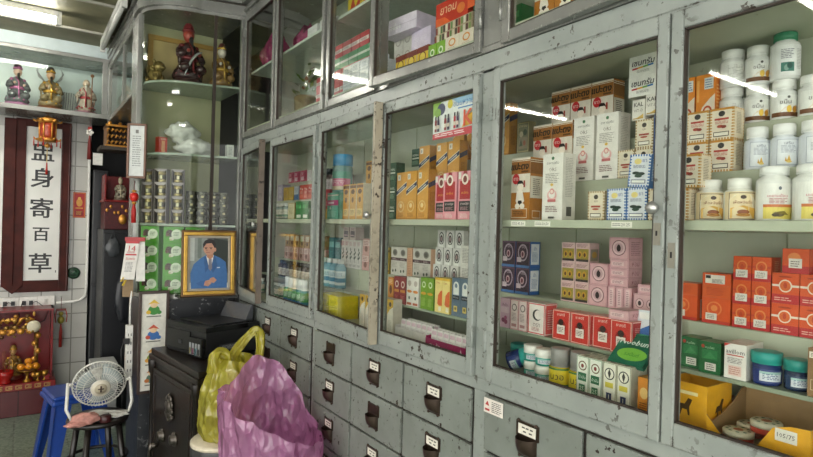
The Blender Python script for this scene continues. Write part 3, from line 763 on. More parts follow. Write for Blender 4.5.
carton('orangeA', 'small orange carton with white price label', .0368, .0515, .045, OR, 'cc4a22', 'c9531f',
  f=[('r', 0, 0, 1, .3, 'bc2a2c'), ('r', 0, .55, 1, .62, 'c8402a'), ('d', .5, .6, .3, .23, 'e98a4a'), ('d', .5, .6, .22, .17, OR), ('d', .5, .55, .1, .12, 'c4441f'), ('r', .16, .12, .82, .44, 'e8e0d6'), ('t', 'ราคา', .48, .33, .11, '4a3a34', .4), ('l', .24, .17, .7, .25, 1, '8a7a72')],
  s=[('r', 0, 0, 1, .3, 'b2262a'), ('l', .3, .45, .75, .85, 4, 'e39a6c')])
carton('orangeB', 'orange carton with red base and ring emblem', .0495, .0625, .05, OR, 'c94a20', 'cf5a22',
  f=[('r', 0, 0, 1, .3, 'bb2a2e'), ('r', 0, .55, 1, .62, 'ecdccb'), ('d', .5, .58, .25, .21, 'f0dcc8'), ('d', .5, .58, .20, .17, 'de6a30'), ('d', .5, .6, .07, .1, 'c4441f'), ('l', .1, .1, .8, .2, 1, 'e3b3a4'), ('d', .5, .88, .25, .03, 'ad3a17')],
  s=[('r', 0, 0, 1, .3, 'b2262a'), ('d', .5, .55, .2, .2, 'f0dcc8'), ('d', .5, .55, .15, .15, 'c94a20')])
carton('orangeC', 'wide orange carton with white seal label', .062, .058, .05, OR, 'ce5526', 'd05c26',
  f=[('r', 0, 0, 1, .12, 'bd3327'), ('d', .45, .58, .27, .28, 'e9824a'), ('d', .45, .58, .22, .23, OR), ('d', .45, .6, .12, .12, 'e98a4a'), ('r', .15, .14, .55, .4, 'e5dcd2'), ('l', .2, .2, .5, .34, 2, '7c6a60')],
  s=[('r', .25, .1, .7, .85, 'e7ddd2'), ('l', .3, .15, .65, .8, 8, '8d4030')])
carton('orangeslab', 'flat orange carton with barcode label', .062, .0275, .05, OR, 'cf5526', 'd05c26',
  f=[('r', .1, .15, .8, .85, 'e7ded3'), ('r', .12, .55, .3, .8, '2b2422'), ('l', .35, .2, .75, .5, 3, '3d3430')], s=[('l', .2, .3, .8, .7, 2, 'e8a080')])
carton('orangeplain', 'flat orange carton printed in faint red', .062, .0275, .05, 'd65a24', 'cf5526', 'd05c26', f=[('l', .15, .2, .85, .8, 4, 'b8421c')])
carton('greenpack', 'dark green carton with white price label', .0455, .066, .045, '25663a', '1e5630', '2b6c40',
  f=[('r', .15, .45, .85, .75, '2f7d49'), ('t', 'สมุนไพร', .5, .82, .1, 'b9d6b8', .6), ('p', [(.2, .45), (.5, .7), (.8, .5)], '448f58'), ('r', .3, .1, .8, .34, 'e6e2da'), ('l', .36, .14, .74, .3, 2, '6a615c'), ('d', .2, .85, .08, .06, 'b0392c')])
carton('white_cough', 'white carton with black lettering and red line', .042, .071, .04, 'e9e4de', 'ded8d0', 'e2dcd5',
  f=[('t', 'avillom', .5, .78, .14, '232126', .85), ('r', .1, .66, .9, .69, 'c0392e'), ('l', .15, .45, .85, .6, 3, '7f7a76'), ('r', .2, .1, .8, .38, 'e5c7be'), ('l', .25, .14, .75, .34, 3, 'b77a6c'), ('p', [(.0, 1), (.3, 1), (.0, .9)], 'c0392e')])
carton('kraft', 'brown kraft carton with orange goblet disc', .052, .089, .05, '8b6a45', '7a5c3a', '96754e',
  f=[('d', .5, .52, .26, .16, 'd9642e'), ('p', [(.35, .60), (.65, .60), (.58, .5), (.52, .48), (.52, .42), (.6, .4), (.4, .4), (.48, .42), (.48, .48), (.42, .5)], '8b5a3a'), ('t', 'ศิลาปากี', .5, .27, .06, 'e6d6bc', .7), ('b', .1, .14, .9, .36, .02, 'd9c3a0'), ('r', .05, .8, .5, .93, 'e8e2d6'), ('l', .1, .83, .45, .9, 2, '5a4a3c')])
# postered door
def narrow(key, phrase, w, h, c, side, f): carton(key, phrase, w, h, .04, c, side, side, f=f)
narrow('darkred', 'narrow dark red carton with white oval', .040, .102, '8e1f28', '7a1a22', [('d', .5, .72, .3, .13, 'e8d5c8'), ('d', .5, .72, .2, .08, '8e1f28'), ('r', .1, .42, .9, .52, 'd08a2e'), ('l', .2, .15, .8, .3, 3, 'c9706c')])
narrow('whiteslim', 'narrow white carton with orange oval', .038, .108, 'e2ddd6', 'd3cdc4', [('d', .5, .78, .28, .1, 'b5a9a0'), ('d', .5, .5, .42, .05, 'd9822e'), ('d', .5, .28, .14, .06, '4a5a4c'), ('r', .1, .04, .9, .12, 'b55a38')])
narrow('limegreen', 'narrow lime green carton with white seal', .0385, .113, '6f9a22', '5f871d', [('d', .5, .78, .28, .1, 'd6e0c0'), ('d', .5, .78, .18, .06, '6f9a22'), ('d', .5, .5, .42, .045, 'd9a02e'), ('l', .2, .1, .8, .35, 5, 'a9c468')])
narrow('peachorange', 'narrow cream carton with orange half circle', .0405, .120, 'ecd98c', 'd9b84e', [('p', [(.35, .25), (.55, .2), (1, .2), (1, .65), (.75, .62), (.45, .5)], 'dd6a35'), ('t', 'Citra', .4, .86, .06, 'b0562a', .6), ('r', .55, .05, .9, .17, 'f0ead6'), ('r', .0, .93, 1, 1, 'e5b83f')])
narrow('slateblue', 'slate blue carton with white arched label', .0455, .127, '5d7083', '506274', [('r', .18, .56, .82, .78, 'e0e2de'), ('d', .5, .78, .32, .13, 'e0e2de'), ('d', .5, .8, .16, .06, '6e7f90'), ('r', .12, .44, .88, .54, '20242a'), ('t', 'NATURA', .5, .49, .045, 'd8dade', .6), ('r', .3, .12, .7, .27, 'd9c06a'), ('d', .5, .2, .12, .04, '7a6a3a')])
narrow('amberslim', 'narrow orange carton with brown leaf', .038, .095, 'cf8a3a', 'b57530', [('d', .5, .5, .25, .18, '6a3a1c'), ('l', .2, .75, .8, .9, 2, 'f0d9b0')])
narrow('mustard', 'narrow mustard carton with brown bands', .04, .112, 'b59a3c', '8f7a2e', [('r', 0, .82, 1, .9, '6b4a24'), ('d', .5, .7, .3, .08, 'e0cf88'), ('r', 0, .08, 1, .14, '6b4a24'), ('l', .2, .25, .8, .5, 5, '6f5a20')])
carton('bandwhite', 'white grey carton with dark band and medal', .0585, .118, .05, 'd8d3cb', 'dfb596', 'cbc5bb',
  f=[('d', .5, .80, .3, .12, '8a857c'), ('d', .5, .80, .2, .08, '5d5a54'), ('r', 0, .52, 1, .62, '4a2630'), ('l', .2, .55, .8, .59, 1, 'cfc0c0'), ('l', .15, .3, .85, .46, 3, 'aaa59c'), ('d', .3, .15, .1, .05, '4f5a4c'), ('d', .65, .17, .1, .05, '4f5a4c')])
carton('peachbox', 'peach carton beside the banded white cartons', .034, .118, .05, 'dfae8c', 'd29f7e', 'd6a685', f=[('l', .15, .1, .85, .9, 9, 'b9805e')])
carton('oval', 'small white carton with tall black oval', .045, .064, .04, 'dcdad6', 'cfccc7', 'c9c6c0',
  f=[('d', .5, .52, .34, .38, '1f1f22'), ('d', .5, .52, .27, .31, 'd8d4d0'), ('d', .5, .5, .2, .22, '3a2a2e'), ('d', .5, .5, .1, .12, 'a88a8a'), ('r', .25, .04, .75, .18, 'efeeea')])
carton('plaintext', 'small white carton with fine grey print', .058, .070, .04, 'dedbd4', 'd0ccc4', 'cac6bd', f=[('l', .15, .15, .85, .85, 7, '96928b')])
narrow('whitegold', 'tall white carton with gold corner', .040, .13, 'e3ded2', 'cfc7b5', [('p', [(0, 1), (1, 1), (1, .8), (.4, .7), (0, .55)], 'd2a93f'), ('d', .5, .86, .2, .07, '4a3a22'), ('l', .2, .1, .8, .4, 5, 'b9b3a6')])
# more kinds: ajar door, far doors and the cupboards above
carton('sachet', 'white sachet standing in a tray', .030, .062, .007, 'e4e0dd', 'd9d4d0', 'dcd7d3', f=[('r', .08, .7, .92, .9, 'd6b9c4'), ('l', .15, .2, .85, .55, 4, 'bcb5b2')], name='medicine_sachet', cat='sachet')
carton('plant', 'white carton with dark plant drawing', .037, .134, .05, 'dedad6', 'cfcac4', 'c9c4bd',
  f=[('p', [(.46, .2), (.54, .2), (.52, .7), (.48, .7)], '2d3b34'), ('d', .36, .5, .14, .05, '34463c'), ('d', .62, .56, .14, .05, '34463c'), ('d', .38, .36, .15, .05, '2b3a32'), ('d', .64, .4, .15, .05, '2b3a32'), ('d', .5, .66, .13, .06, '3b4d43'), ('l', .15, .8, .85, .93, 3, 'c58a94'), ('r', .15, .06, .85, .14, 'b9b4b0')])
carton('yellowtray', 'bright yellow flat carton stack', .085, .10, .10, 'e0cf1d', 'c9b716', 'd4c320',
  f=[('r', 0, .48, 1, .5, 'a8980f'), ('t', 'ส้มแดง', .5, .74, .16, '8f7f18', .6), ('t', 'ส้มแดง', .5, .24, .16, '8f7f18', .6)], name='yellow_carton')
carton('mintpink', 'mint green carton with magenta band', .105, .118, .05, '5fae97', '52977f', '6fb8a2',
  f=[('r', 0, .52, 1, .72, 'b83a78'), ('r', 0, .88, 1, .93, 'd8d6c8'), ('r', .1, .58, .6, .66, 'e6c7d6'), ('d', .3, .42, .06, .05, 'e8ece6'), ('l', .1, .1, .9, .3, 4, '8fcab6')])
carton('amber', 'amber carton with brown figures', .052, .15, .045, 'cd9a45', 'ddd0b8', 'c08f40',
  f=[('r', 0, .88, 1, .96, '6b3f1c'), ('d', .5, .78, .3, .07, '5a331a'), ('d', .5, .55, .2, .08, '6e4a24'), ('r', .1, .1, .9, .3, 'e0c583'), ('l', .2, .14, .8, .26, 3, '6b4a1e')])
carton('crimson', 'crimson carton with gold foot', .06, .14, .045, 'a82a38', '8e2230', '96303a', f=[('r', 0, 0, 1, .35, 'b89a3c'), ('r', .1, .7, .9, .9, 'c4505c'), ('l', .2, .45, .8, .6, 3, 'd68a90')])
carton('pinkdeep', 'pink carton with white side panel', .085, .062, .05, 'c8486c', 'd9cfd0', 'b83e60', f=[('r', .05, .1, .5, .45, 'e2c3cc'), ('r', .55, .2, .92, .85, 'a52e52'), ('l', .1, .6, .5, .85, 2, 'ecd0d8')])
carton('yellowsq', 'yellow carton with brown print', .07, .075, .05, 'cfa829', 'b89322', 'c29d2a', f=[('b', .03, .03, .97, .97, .03, '8a6a1a'), ('l', .15, .2, .85, .8, 5, '8a6420')])
carton('lavender', 'lavender grey carton', .07, .095, .05, 'a59aac', '958a9c', '9c92a4', f=[('l', .15, .5, .85, .85, 4, 'd0c8d4'), ('d', .5, .28, .2, .14, 'c4b8ca')])
carton('redsmall', 'small red carton with white spots', .052, .078, .045, 'c23a2c', 'a83026', 'b03629', f=[('d', .3, .75, .1, .07, 'ecd9d0'), ('d', .7, .7, .1, .07, 'ecd9d0'), ('r', .1, .1, .9, .32, 'd8654c'), ('l', .2, .4, .8, .55, 2, 'eab8a8')])
carton('creambook', 'cream carton with brown edge', .085, .085, .05, 'd8cfa8', '8a6a3c', 'b89a5c', f=[('b', .02, .02, .98, .98, .03, 'a88a50'), ('l', .2, .3, .8, .7, 4, 'b0a67c')])
carton('greenA', 'green carton with white label', .075, .09, .05, '2f7a40', '276a36', '2d7a42', f=[('r', .2, .08, .85, .25, 'e4e4dc'), ('r', .1, .6, .9, .8, '52a05e')])
carton('mixpink', 'pale pink and brown carton', .062, .072, .05, 'c99a94', 'b5847c', 'b98a84', f=[('r', .05, .55, .95, .92, 'e0c4bf'), ('d', .5, .35, .22, .18, '7d4a40'), ('l', .15, .62, .85, .85, 2, '9a5a58')])
carton('mixblue', 'white and blue carton', .06, .075, .05, 'cfd4da', '9aa9bc', 'b5bec8', f=[('r', 0, 0, 1, .4, '3f6aa0'), ('l', .15, .55, .85, .85, 3, '7288a8')])
carton('mixbrown', 'brown and white carton', .06, .07, .05, 'b58a5c', '95704a', 'a07c50', f=[('r', .1, .5, .9, .9, 'ddd0bc'), ('d', .5, .3, .2, .15, '6a3f22')])
carton('teal', 'tall teal carton', .06, .14, .05, '1f6a72', '1a5860', '226f78', f=[('r', .1, .65, .9, .85, '7fb8ba'), ('l', .2, .2, .8, .5, 4, '4f969a')])
carton('magentatext', 'pale carton with dark square panel', .058, .06, .045, 'cdb9b4', 'b59f98', 'bba8a2', f=[('r', .15, .2, .85, .7, '5a4a58'), ('l', .2, .76, .8, .92, 2, '8a5a68'), ('r', .2, .3, .8, .4, 'c9a8b0')])
bottle('bluelotion', 'clear blue lotion bottle with white cap', .026, .135, '7fb0c4', 'e0e4e4', .5, .16, .5, 'cfe0e6', (.12, .6), [('r', 0, .2, 1, .5, '3f86a8'), ('l', .25, .6, .75, .85, 3, '5a90ac')], 'lotion_bottle', shoulder=.16)
bottle('whitetop', 'white capped green label spray bottle', .024, .128, '3f8f8a', 'f2f2f0', .8, .42, .7, '4f9a5c', (.03, .50), [('r', 0, 0, 1, .25, '2a70a8'), ('l', .3, .4, .7, .8, 4, 'e0ece0')], 'spray_bottle', shoulder=.08, ribs=False)
bottle('darkcap', 'slim dark capped bottle with grey label', .027, .15, '6a5a5a', '1c2630', .62, .22, .6, 'b8aeb0', (.1, .62), [('r', 0, .1, 1, .3, '8a4a58'), ('l', .2, .4, .8, .8, 4, '6f6468')], 'syrup_bottle', shoulder=.12)
bottle('bluecap', 'large jar with bright blue ridged cap', .045, .175, '6f9a96', '1f8fc4', .98, .30, .9, 'c86a8c', (.08, .55), [('r', 0, .62, 1, 1, '4f9a86'), ('r', 0, 0, 1, .2, 'c0b090'), ('l', .2, .3, .8, .5, 2, 'eed6de')], 'supplement_jar', shoulder=.05)
bottle('brownbottle', 'small brown glass bottle', .022, .09, '3a2418', '1e1b1a', .6, .2, .6, 'c9bfae', (.1, .55), [('l', .2, .2, .8, .8, 4, '7a5a48')], 'syrup_bottle')
bottle('amberjar', 'small bottle with pale label', .024, .085, '8a9a96', 'd0d2cc', .7, .2, .65, 'cfc9b8', (.1, .6), [('r', 0, .1, 1, .4, '4f7a5c'), ('l', .2, .5, .8, .85, 3, '7a8a80')], 'syrup_bottle')
# vapour rub jars, balm tins
def jar(key, phrase, r, h, glass, lid, label, lidh=.36, name='balm_jar'):
    bottle(key, phrase, r, h, glass, lid, 1.04, lidh, .94, label, (.08, .5), [('r', .2, .15, .8, .85, 'd6dbe2'), ('l', .28, .3, .72, .7, 3, '3a4a7a'), ('r', .2, .7, .8, .85, '9fc4c0')], name, 'jar', shoulder=.02)
jar('rubjar', 'dark blue rub jar with teal lid', .0255, .064, '1f2f66', '2a9a92', '26397a')
jar('whitelid', 'green balm jar with white lid', .024, .043, '1f8a7e', 'eceae4', '2a9a8c', .5)
jar('rubsmall', 'small dark rub jar with teal lid', .021, .058, '1c2b4a', '2c8f86', '223a5c')
bottle('can', 'yellow spray can with grey cap', .0275, .1005, 'cdb52a', '8f8d8a', .9, .46, .85, 'd8c12c', (.06, .52), [('t', 'นวอ', .38, .5, .5, '2f3a22', .5), ('r', 0, .02, 1, .12, '4a7a3a'), ('r', 0, .9, 1, 1, '4a7a3a')], 'spray_can', 'can', ribs=False, shoulder=.02)
# cupboards above
carton('yellowbrown', 'yellow carton with brown top and oval', .064, .07, .05, 'd9b52c', 'c8c2b8', '7a3226', f=[('r', 0, .72, 1, 1, '7a2a1e'), ('d', .5, .48, .32, .28, '6b3a1c'), ('d', .5, .48, .25, .22, 'e0c24a'), ('l', .2, .05, .8, .18, 2, '7a4a20')], s=[('r', 0, .72, 1, 1, '7a2a1e')])
carton('limepair', 'lime green carton with white leaf disc', .044, .062, .05, '7fb02f', '6c9a26', '8aba3c', f=[('d', .5, .55, .28, .2, 'e4ecd2'), ('d', .5, .55, .16, .12, '5f9a2a'), ('l', .2, .1, .8, .25, 2, 'd0e0b0')])
carton('creamcrest', 'cream carton with orange crest', .068, .064, .05, 'e2d6c4', 'd6c9b4', 'ddd0bc', f=[('d', .5, .68, .26, .2, 'd98a3c'), ('d', .5, .68, .18, .13, 'e2d6c4'), ('l', .2, .2, .8, .42, 3, 'b09a84')])
carton('greystack', 'grey white carton with curved mark', .06, .07, .05, 'cfccc6', 'bfbbb4', 'b9b5ad', f=[('d', .5, .5, .32, .3, '9f9b94'), ('d', .5, .5, .25, .23, 'cfccc6')])
carton('lavpack', 'wrapped lavender pack', .19, .060, .14, 'ddd2e2', 'd0c4d8', 'e2d8e6', f=[('t', 'Sandee', .3, .5, .5, 'f6f2f6', .5, .2, .02), ('r', 0, .47, 1, .5, 'b9aabf')], name='tissue_pack', cat='pack')
carton('lavpacktall', 'tall wrapped lavender pack', .12, .085, .12, 'd8cbe2', 'cabdd6', 'ded3e6', f=[('l', .15, .3, .85, .7, 4, 'e6dcea')], name='tissue_pack', cat='pack')
carton('redfood', 'red carton with yellow lettering', .17, .08, .05, 'c8361f', 'b02c1a', 'c03a22', f=[('t', 'ยาอม', .4, .6, .4, 'f0c9a0', .5, .15), ('p', [(.0, 0), (.5, 0), (.3, .3), (0, .35)], 'e6632e'), ('d', .8, .4, .12, .22, 'e07a3a')])
carton('sachetstrip', 'strip of small mixed sachets', .19, .03, .04, 'b9a58c', 'a3937c', 'c3b49c', f=[('r', i/14, .12, i/14+.05, .88, c) for i, c in enumerate(('8a3a34', 'd8d0bc', '5a7a48', '3d2f2a', 'e0d6c4', '7a2f38', '6a8a50', 'd9cbb0', '4a382f', 'a8483c', '7f9a5c', 'e0d8c8', '5c3a34', '88a060'))], name='sachet_strip', cat='sachet')
carton('forest', 'dark green carton with red lettering', .11, .085, .05, '24563c', '1c4630', '2b6044', f=[('t', 'Zander', .5, .62, .3, 'd0552f', .8, .15), ('r', .1, .12, .6, .35, '3f7a58')])
carton('whiteblack', 'white carton with black base', .062, .052, .05, 'd6d6d4', '2a2a44', 'c9c9c6', f=[('r', 0, 0, 1, .28, '1f1f24'), ('d', .5, .65, .2, .2, '8d8f98'), ('b', .04, .04, .96, .96, .03, '5a5f78')])
carton('redwhite', 'red and white carton', .075, .06, .05, 'b8303a', 'a02832', 'c04048', f=[('r', 0, .35, 1, .62, 'e4d8d4'), ('l', .1, .4, .9, .56, 2, '8a3a40')])
carton('greenbar', 'green carton with pale band', .08, .055, .05, '3f8a58', '327348', '4a9464', f=[('r', 0, .4, 1, .6, 'd0dccf')])
carton('whitepatch', 'white checked pack', .07, .042, .05, 'dfe2e4', 'c4cace', 'd6dadc', f=[('c', .06, '9aa6b0', 14, 8), ('l', .15, .25, .8, .7, 3, '93a2ae')])
carton('yellowfoam', 'yellow and red carton', .11, .085, .05, 'd6bd2c', 'c2a824', 'cdb430', f=[('p', [(.1, .1), (.4, .9), (.6, .3), (.95, .85), (.95, .1)], 'b8402a'), ('r', .1, .1, .5, .3, 'e8dca0')])
# ------------------------------------------------------------------ goods on the shelves, far end first
S1, SF, L1, L2, U1, U2 = 1.5325, 1.1005, 1.2120, 1.3045, 1.6425, 1.7545   # shelf tops
UP = 2.0575
# --- wide middle door, upper shelf
row('brown', 'front of main shelf, middle door', [(1.185, 1.142, S1), (1.130, 1.097, S1)])
row('baby', 'front of main shelf beside brown carton', [(1.130, .984, S1)])
row('brown', 'second tier, middle door', [(1.247, 1.128, U1), (1.247, 1.055, U1)])
row('baby', 'second tier behind the middle door', [(1.247, .982, U1), (1.247, .908, U1)])
row('brown', 'top tier at the back, middle door', [(1.319, 1.125, U2), (1.319, 1.052, U2), (1.319, .979, U2)])
row('picturebox', 'top tier by a pink slip, middle door', [(1.319, 1.275, U2)])
row('tan', 'front of main shelf, middle door', [(1.140, .856, S1), (1.140, .696, S1)])
row('blue', 'front of main shelf, middle door', [(1.140, .800, S1), (1.140, .748, S1)])
row('tan', 'second tier lower layer, middle door', [(1.248, .852, U1), (1.248, .803, U1)])
row('tan', 'second tier upper layer, middle door', [(1.248, .803, U1+.0703)])
row('blue', 'second tier stack near the post, middle door', [(1.248, .752, U1), (1.248, .752, U1+.0743)])
put('blue', 'small blue checked carton leaning askew on the front blue cartons', (1.150, .752, S1+.0765), (math.radians(3), math.radians(2), .1), None)
row('kal', 'under the rainbow cartons', [(1.248, .820, U1+.141), (1.248, .784, U1+.149)])
row('multivit', 'stacked below the topmost one', [(1.248, .812, U1+.1997)])
row('multivit', 'topmost of its stack', [(1.248, .812, U1+.2505)])
# --- wide middle door, below
for k, w in enumerate(('bottom layer', 'top layer')):
    row('plum', w + ' on back step, middle door', [(1.290, 1.296, L2+.0823*k), (1.290, 1.234, L2+.0823*k)])
for k, w in enumerate(('bottom', 'middle', 'top')):
    row('cigarbox', w + ' layer on back step, middle door', [(1.290, 1.058, L2+.0563*k), (1.290, 1.009, L2+.0563*k)])
row('pinkseal', 'lower one of stack, back step', [(1.286, .953, L2)])
row('pinkseal', 'upper one of stack, back step', [(1.286, .951, L2+.0578)])
carton('pinkupright', 'slim pink carton standing upright', .0225, .058, .05, 'd8abb0', 'd2a3a9', 'dcb6b8', f=[('b', .04, .02, .96, .98, .04, 'bb8690'), ('r', .25, .1, .75, .9, 'e3c6c7'), ('l', .35, .2, .65, .8, 5, '9c6b78')])
row('pinkupright', 'beside the black seals, back step', [(1.288, .911, L2), (1.288, .887, L2), (1.288, .863, L2)])
row('pinkslim', 'of three under the topmost seal carton', [(1.292, .893, L2+.0583), (1.292, .893, L2+.0821), (1.292, .893, L2+.1059)])
row('pinkseal', 'topmost on the slim pink cartons', [(1.292, .895, L2+.1298)])
row('pinkwide', 'at the near end of back step', [(1.286, .812, L2)])
row('pinkslim', 'lying on the wide pink carton', [(1.286, .806, L2+.0473)])
row('lilac', 'low step beside slim pale cartons', [(1.1975, 1.212, L1)])
row('palepink', 'low step, middle door', [(1.1975, 1.1735, L1), (1.1975, 1.1400, L1)])
row('redborder', 'low step, middle door', [(1.1975, 1.088, L1)])
row('redbox', 'low step, middle door', [(1.1975, 1.000, L1), (1.1970, .938, L1), (1.210, .878, L1, (0, 0, .05)), (1.1975, .8175, L1)])
row('pinkslim', 'lying on the red portrait cartons', [(1.1985, .826, L1+.0803)])
# floor of the middle cabinet
put('rubjar', 'dark blue rub jar with teal lid, tipped over against the others', (1.155, 1.148, SF+.030), (math.radians(70), 0, .5), None)
put('rubjar', 'dark blue rub jar with teal lid standing behind the tipped one', (1.240, 1.190, SF), (0, 0, 0), None)
row('whitelid', 'bottom of stack on cabinet floor', [(1.178, 1.078, SF), (1.165, 1.026, SF)])
row('whitelid', 'top of stack on cabinet floor', [(1.178, 1.079, SF+.0433), (1.166, 1.026, SF+.0433)])
put('rubsmall', 'small dark rub jar with teal lid standing beside the white lids', (1.222, 1.122, SF), (0, 0, 0), None)
row('can', 'beside the white lidded jars', [(1.160, .968, SF), (1.168, .911, SF)])
for r_, (x, nm) in enumerate(((1.135, 'front file on cabinet floor'), (1.167, 'second file on cabinet floor'))):
    row('menthol', nm, [(x, .878, SF), (x, .841, SF)])
    row('lotion', nm, [(x, .802, SF), (x, .7645, SF)])
row('orangefloor', 'at near end of the cabinet floor', [(1.135, .704, SF), (1.178, .704, SF)])
carton('bluesachet', 'blue and white printed pouch', .095, .105, .012, 'dfe4ea', 'c5ccd4', 'd0d6dc', f=[('p', [(0, .1), (0, .5), (.5, .75), (.5, .4)], '3d6fb5'), ('p', [(.5, .15), (.5, .5), (1, .8), (1, .45)], '3d6fb5'), ('r', .05, .8, .95, .95, 'f2f2f0')], name='medicine_pouch', cat='pouch')
carton('greensachet', 'green pouch with light green oval', .090, .092, .012, '1f6a52', '1b5a46', '246f58', f=[('t', 'Noobun', .45, .70, .19, 'e6efe8', .8, .15, .02), ('d', .55, .32, .42, .2, '7fc04a'), ('t', 'รสมิ้นต์', .55, .32, .12, '3b8a2e', .5), ('p', [(0, .9), (1, 1), (0, 1)], '3d8f72')], name='medicine_pouch', cat='pouch')
put('bluesachet', 'blue and white printed pouch leaning behind the green one', (1.218, .752, L1+.004), (0, math.radians(12), 0), None)
put('greensachet', 'green pouch lettered in white above the narrow white cartons', (1.150, .775, SF+.1012), (0, math.radians(48), 0), None)
# --- rightmost door, upper shelf
row('tanbig', 'lower one at the front, rightmost door', [(1.150, .660, S1)])
row('tanbig', 'upper one at the front, rightmost door', [(1.150, .636, S1+.0703)])
for k, w in enumerate(('lower layer', 'upper layer')):
    row('tanbig', w + ' of second tier, rightmost door', [(1.248, .672, U1+.0693*k), (1.248, .619, U1+.0693*k)])
row('orangewhite', 'top tier beside the bottles', [(1.320, .742, U2), (1.320, .694, U2)])
row('brownarch', 'main shelf, rightmost door', [(1.190, .610, S1), (1.188, .551, S1)])
row('bigbottle', 'main shelf, rightmost door', [(1.190, .489, S1), (1.190, .426, S1)])
row('archbottle', 'second tier, rightmost door', [(1.2745, .558, U1), (1.2745, .507, U1), (1.2745, .456, U1)])
row('plainbottle', 'top tier lower layer, rightmost door', [(1.350, .648, U2)])
row('goldbottle', 'top tier lower layer, rightmost door', [(1.350, .594, U2), (1.350, .540, U2), (1.350, .487, U2), (1.350, .434, U2)])
row('plainbottle', 'top tier upper layer, rightmost door', [(1.350, .648, U2+.0885)])
row('goldbottle', 'standing on another beside green cap', [(1.350, .594, U2+.0865)])
row('greencap', 'standing on a gold label bottle', [(1.350, .540, U2+.0865)])
# --- rightmost door, below
row('orangeC', 'base of the slab stack, rightmost door', [(1.290, .642, L2)])
row('orangeplain', 'middle of the slab stack', [(1.290, .642, L2+.0583)])
row('orangeslab', 'top of the slab stack', [(1.290, .642, L2+.0861)])
row('orangeC', 'beside the door post on back step', [(1.290, .715, L2)])
row('orangeplain', 'beside the door post on back step', [(1.290, .715, L2+.0583)])
for k, w in enumerate(('bottom', 'middle', 'top')):
    row('orangeA', w + ' layer of back step', [(1.290, .588, L2+.0518*k), (1.290, .5495, L2+.0518*k)])
for k, w in enumerate(('lower', 'upper')):
    row('orangeB', w + ' layer of back step', [(1.288, .503, L2+.0628*k), (1.288, .452, L2+.0628*k), (1.288, .400, L2+.0628*k)][:3 if k == 0 else 2] + ([(1.288, .395, L2+.0628)] if k else []))
carton('orangetop', 'orange carton with price label topmost of its stack', .047, .050, .045, OR, 'c94a20', 'cf5a22', f=[('r', 0, 0, 1, .3, 'bb2a2e'), ('d', .45, .62, .25, .22, 'e98a4a'), ('r', .25, .22, .75, .6, 'e8e0d6'), ('l', .32, .28, .68, .5, 2, '7a6a60')], s=[('r', 0, 0, 1, .3, 'b2262a')])
row('orangetop', 'back step', [(1.290, .487, L2+.1258)])
row('greenpack', 'low step, rightmost door', [(1.215, .656, L1), (1.2, .607, L1)])
row('white_cough', 'low step, rightmost door', [(1.2, .556, L1)])
row('white_cough', 'standing behind the first, low step', [(1.2425, .560, L1)])
put('rubjar', 'large blue rub jar with teal lid on low step beside brown carton', (1.2255, .508, L1), (0, 0, 0), None)
put('rubsmall', 'small dark rub jar with teal lid next to brown kraft carton', (1.2300, .457, L1), (0, 0, 0), None)
row('kraft', 'low step, rightmost door', [(1.198, .402, L1)])
# yellow display cartons with tins on the cabinet floor
YEL = 'e0a41e'
t = thing('display_carton', 'yellow upright display carton with small horse printed, beside post', 'carton', (1.135, .622, SF))
b = MB(); h_ = .098
for a, c in (((0, -.045, 0), (.003, .045, h_)), ((.097, -.045, 0), (.10, .045, h_)), ((.003, -.045, 0), (.097, -.042, h_)), ((.003, .042, 0), (.097, .045, h_)), ((0, -.045, -.0), (.10, .045, .003))):
    b.box(a, c, YEL)
HORSE = [(.2, .35), (.3, .55), (.5, .56), (.62, .75), (.76, .72), (.72, .62), (.66, .5), (.68, .25), (.62, .25), (.58, .4), (.42, .4), (.36, .22), (.3, .22), (.32, .4)]
marks(b, [('p', HORSE, '4d3315')], lambda u, v, k: (.02+.06*u, -.0453-k, .015+.07*v), .06, .07)
marks(b, [('p', HORSE, '4d3315'), ('r', .05, .85, .95, .95, 'f2e2a8')], lambda u, v, k: (-.0003-k, .03-.06*u, .015+.07*v), .06, .07)
b.build('carton_wall', t)
t = thing('display_tray', 'open yellow display tray with torn brown inside holding tins', 'tray', (1.118, .482, SF))
b = MB(); KR = '9a7a52'
def wall(b, p0, p1, hts, inn, out, nrm):
    n = len(hts)-1
    for i in range(n):
        a = Vector(p0).lerp(Vector(p1), i/n); c = Vector(p0).lerp(Vector(p1), (i+1)/n); N = Vector(nrm)*.0022
        b.add([a, c, c+Vector((0, 0, hts[i+1])), a+Vector((0, 0, hts[i]))], [(0, 1, 2, 3)], out)
        b.add([a+N, c+N, c+N+Vector((0, 0, hts[i+1])), a+N+Vector((0, 0, hts[i]))], [(3, 2, 1, 0)], inn)
        b.add([a+Vector((0, 0, hts[i])), c+Vector((0, 0, hts[i+1])), c+N+Vector((0, 0, hts[i+1])), a+N+Vector((0, 0, hts[i]))], [(0, 1, 2, 3)], KR)
A_, B_ = .087, -.090
wall(b, (.16, A_, .0), (.16, B_, .0), [.094, .097, .090, .093, .085, .089], KR, YEL, (-1, 0, 0))
wall(b, (0, A_, .0), (.16, A_, .0), [.03, .04, .06, .094], KR, YEL, (0, -1, 0))
wall(b, (0, B_, .0), (.16, B_, .0), [.072, .070, .076, .089], KR, YEL, (0, 1, 0))
wall(b, (0, A_, .0), (0, B_, .0), [.050, .018, .012, .012, .06, .070, .072], KR, YEL, (1, 0, 0))
b.box((.001, B_+.001, 0), (.159, A_-.001, .003), KR)
marks(b, [('p', HORSE, '4d3315')], lambda u, v, k: (.06+.06*u, B_-.0003-k, .015+.05*v), .06, .05)
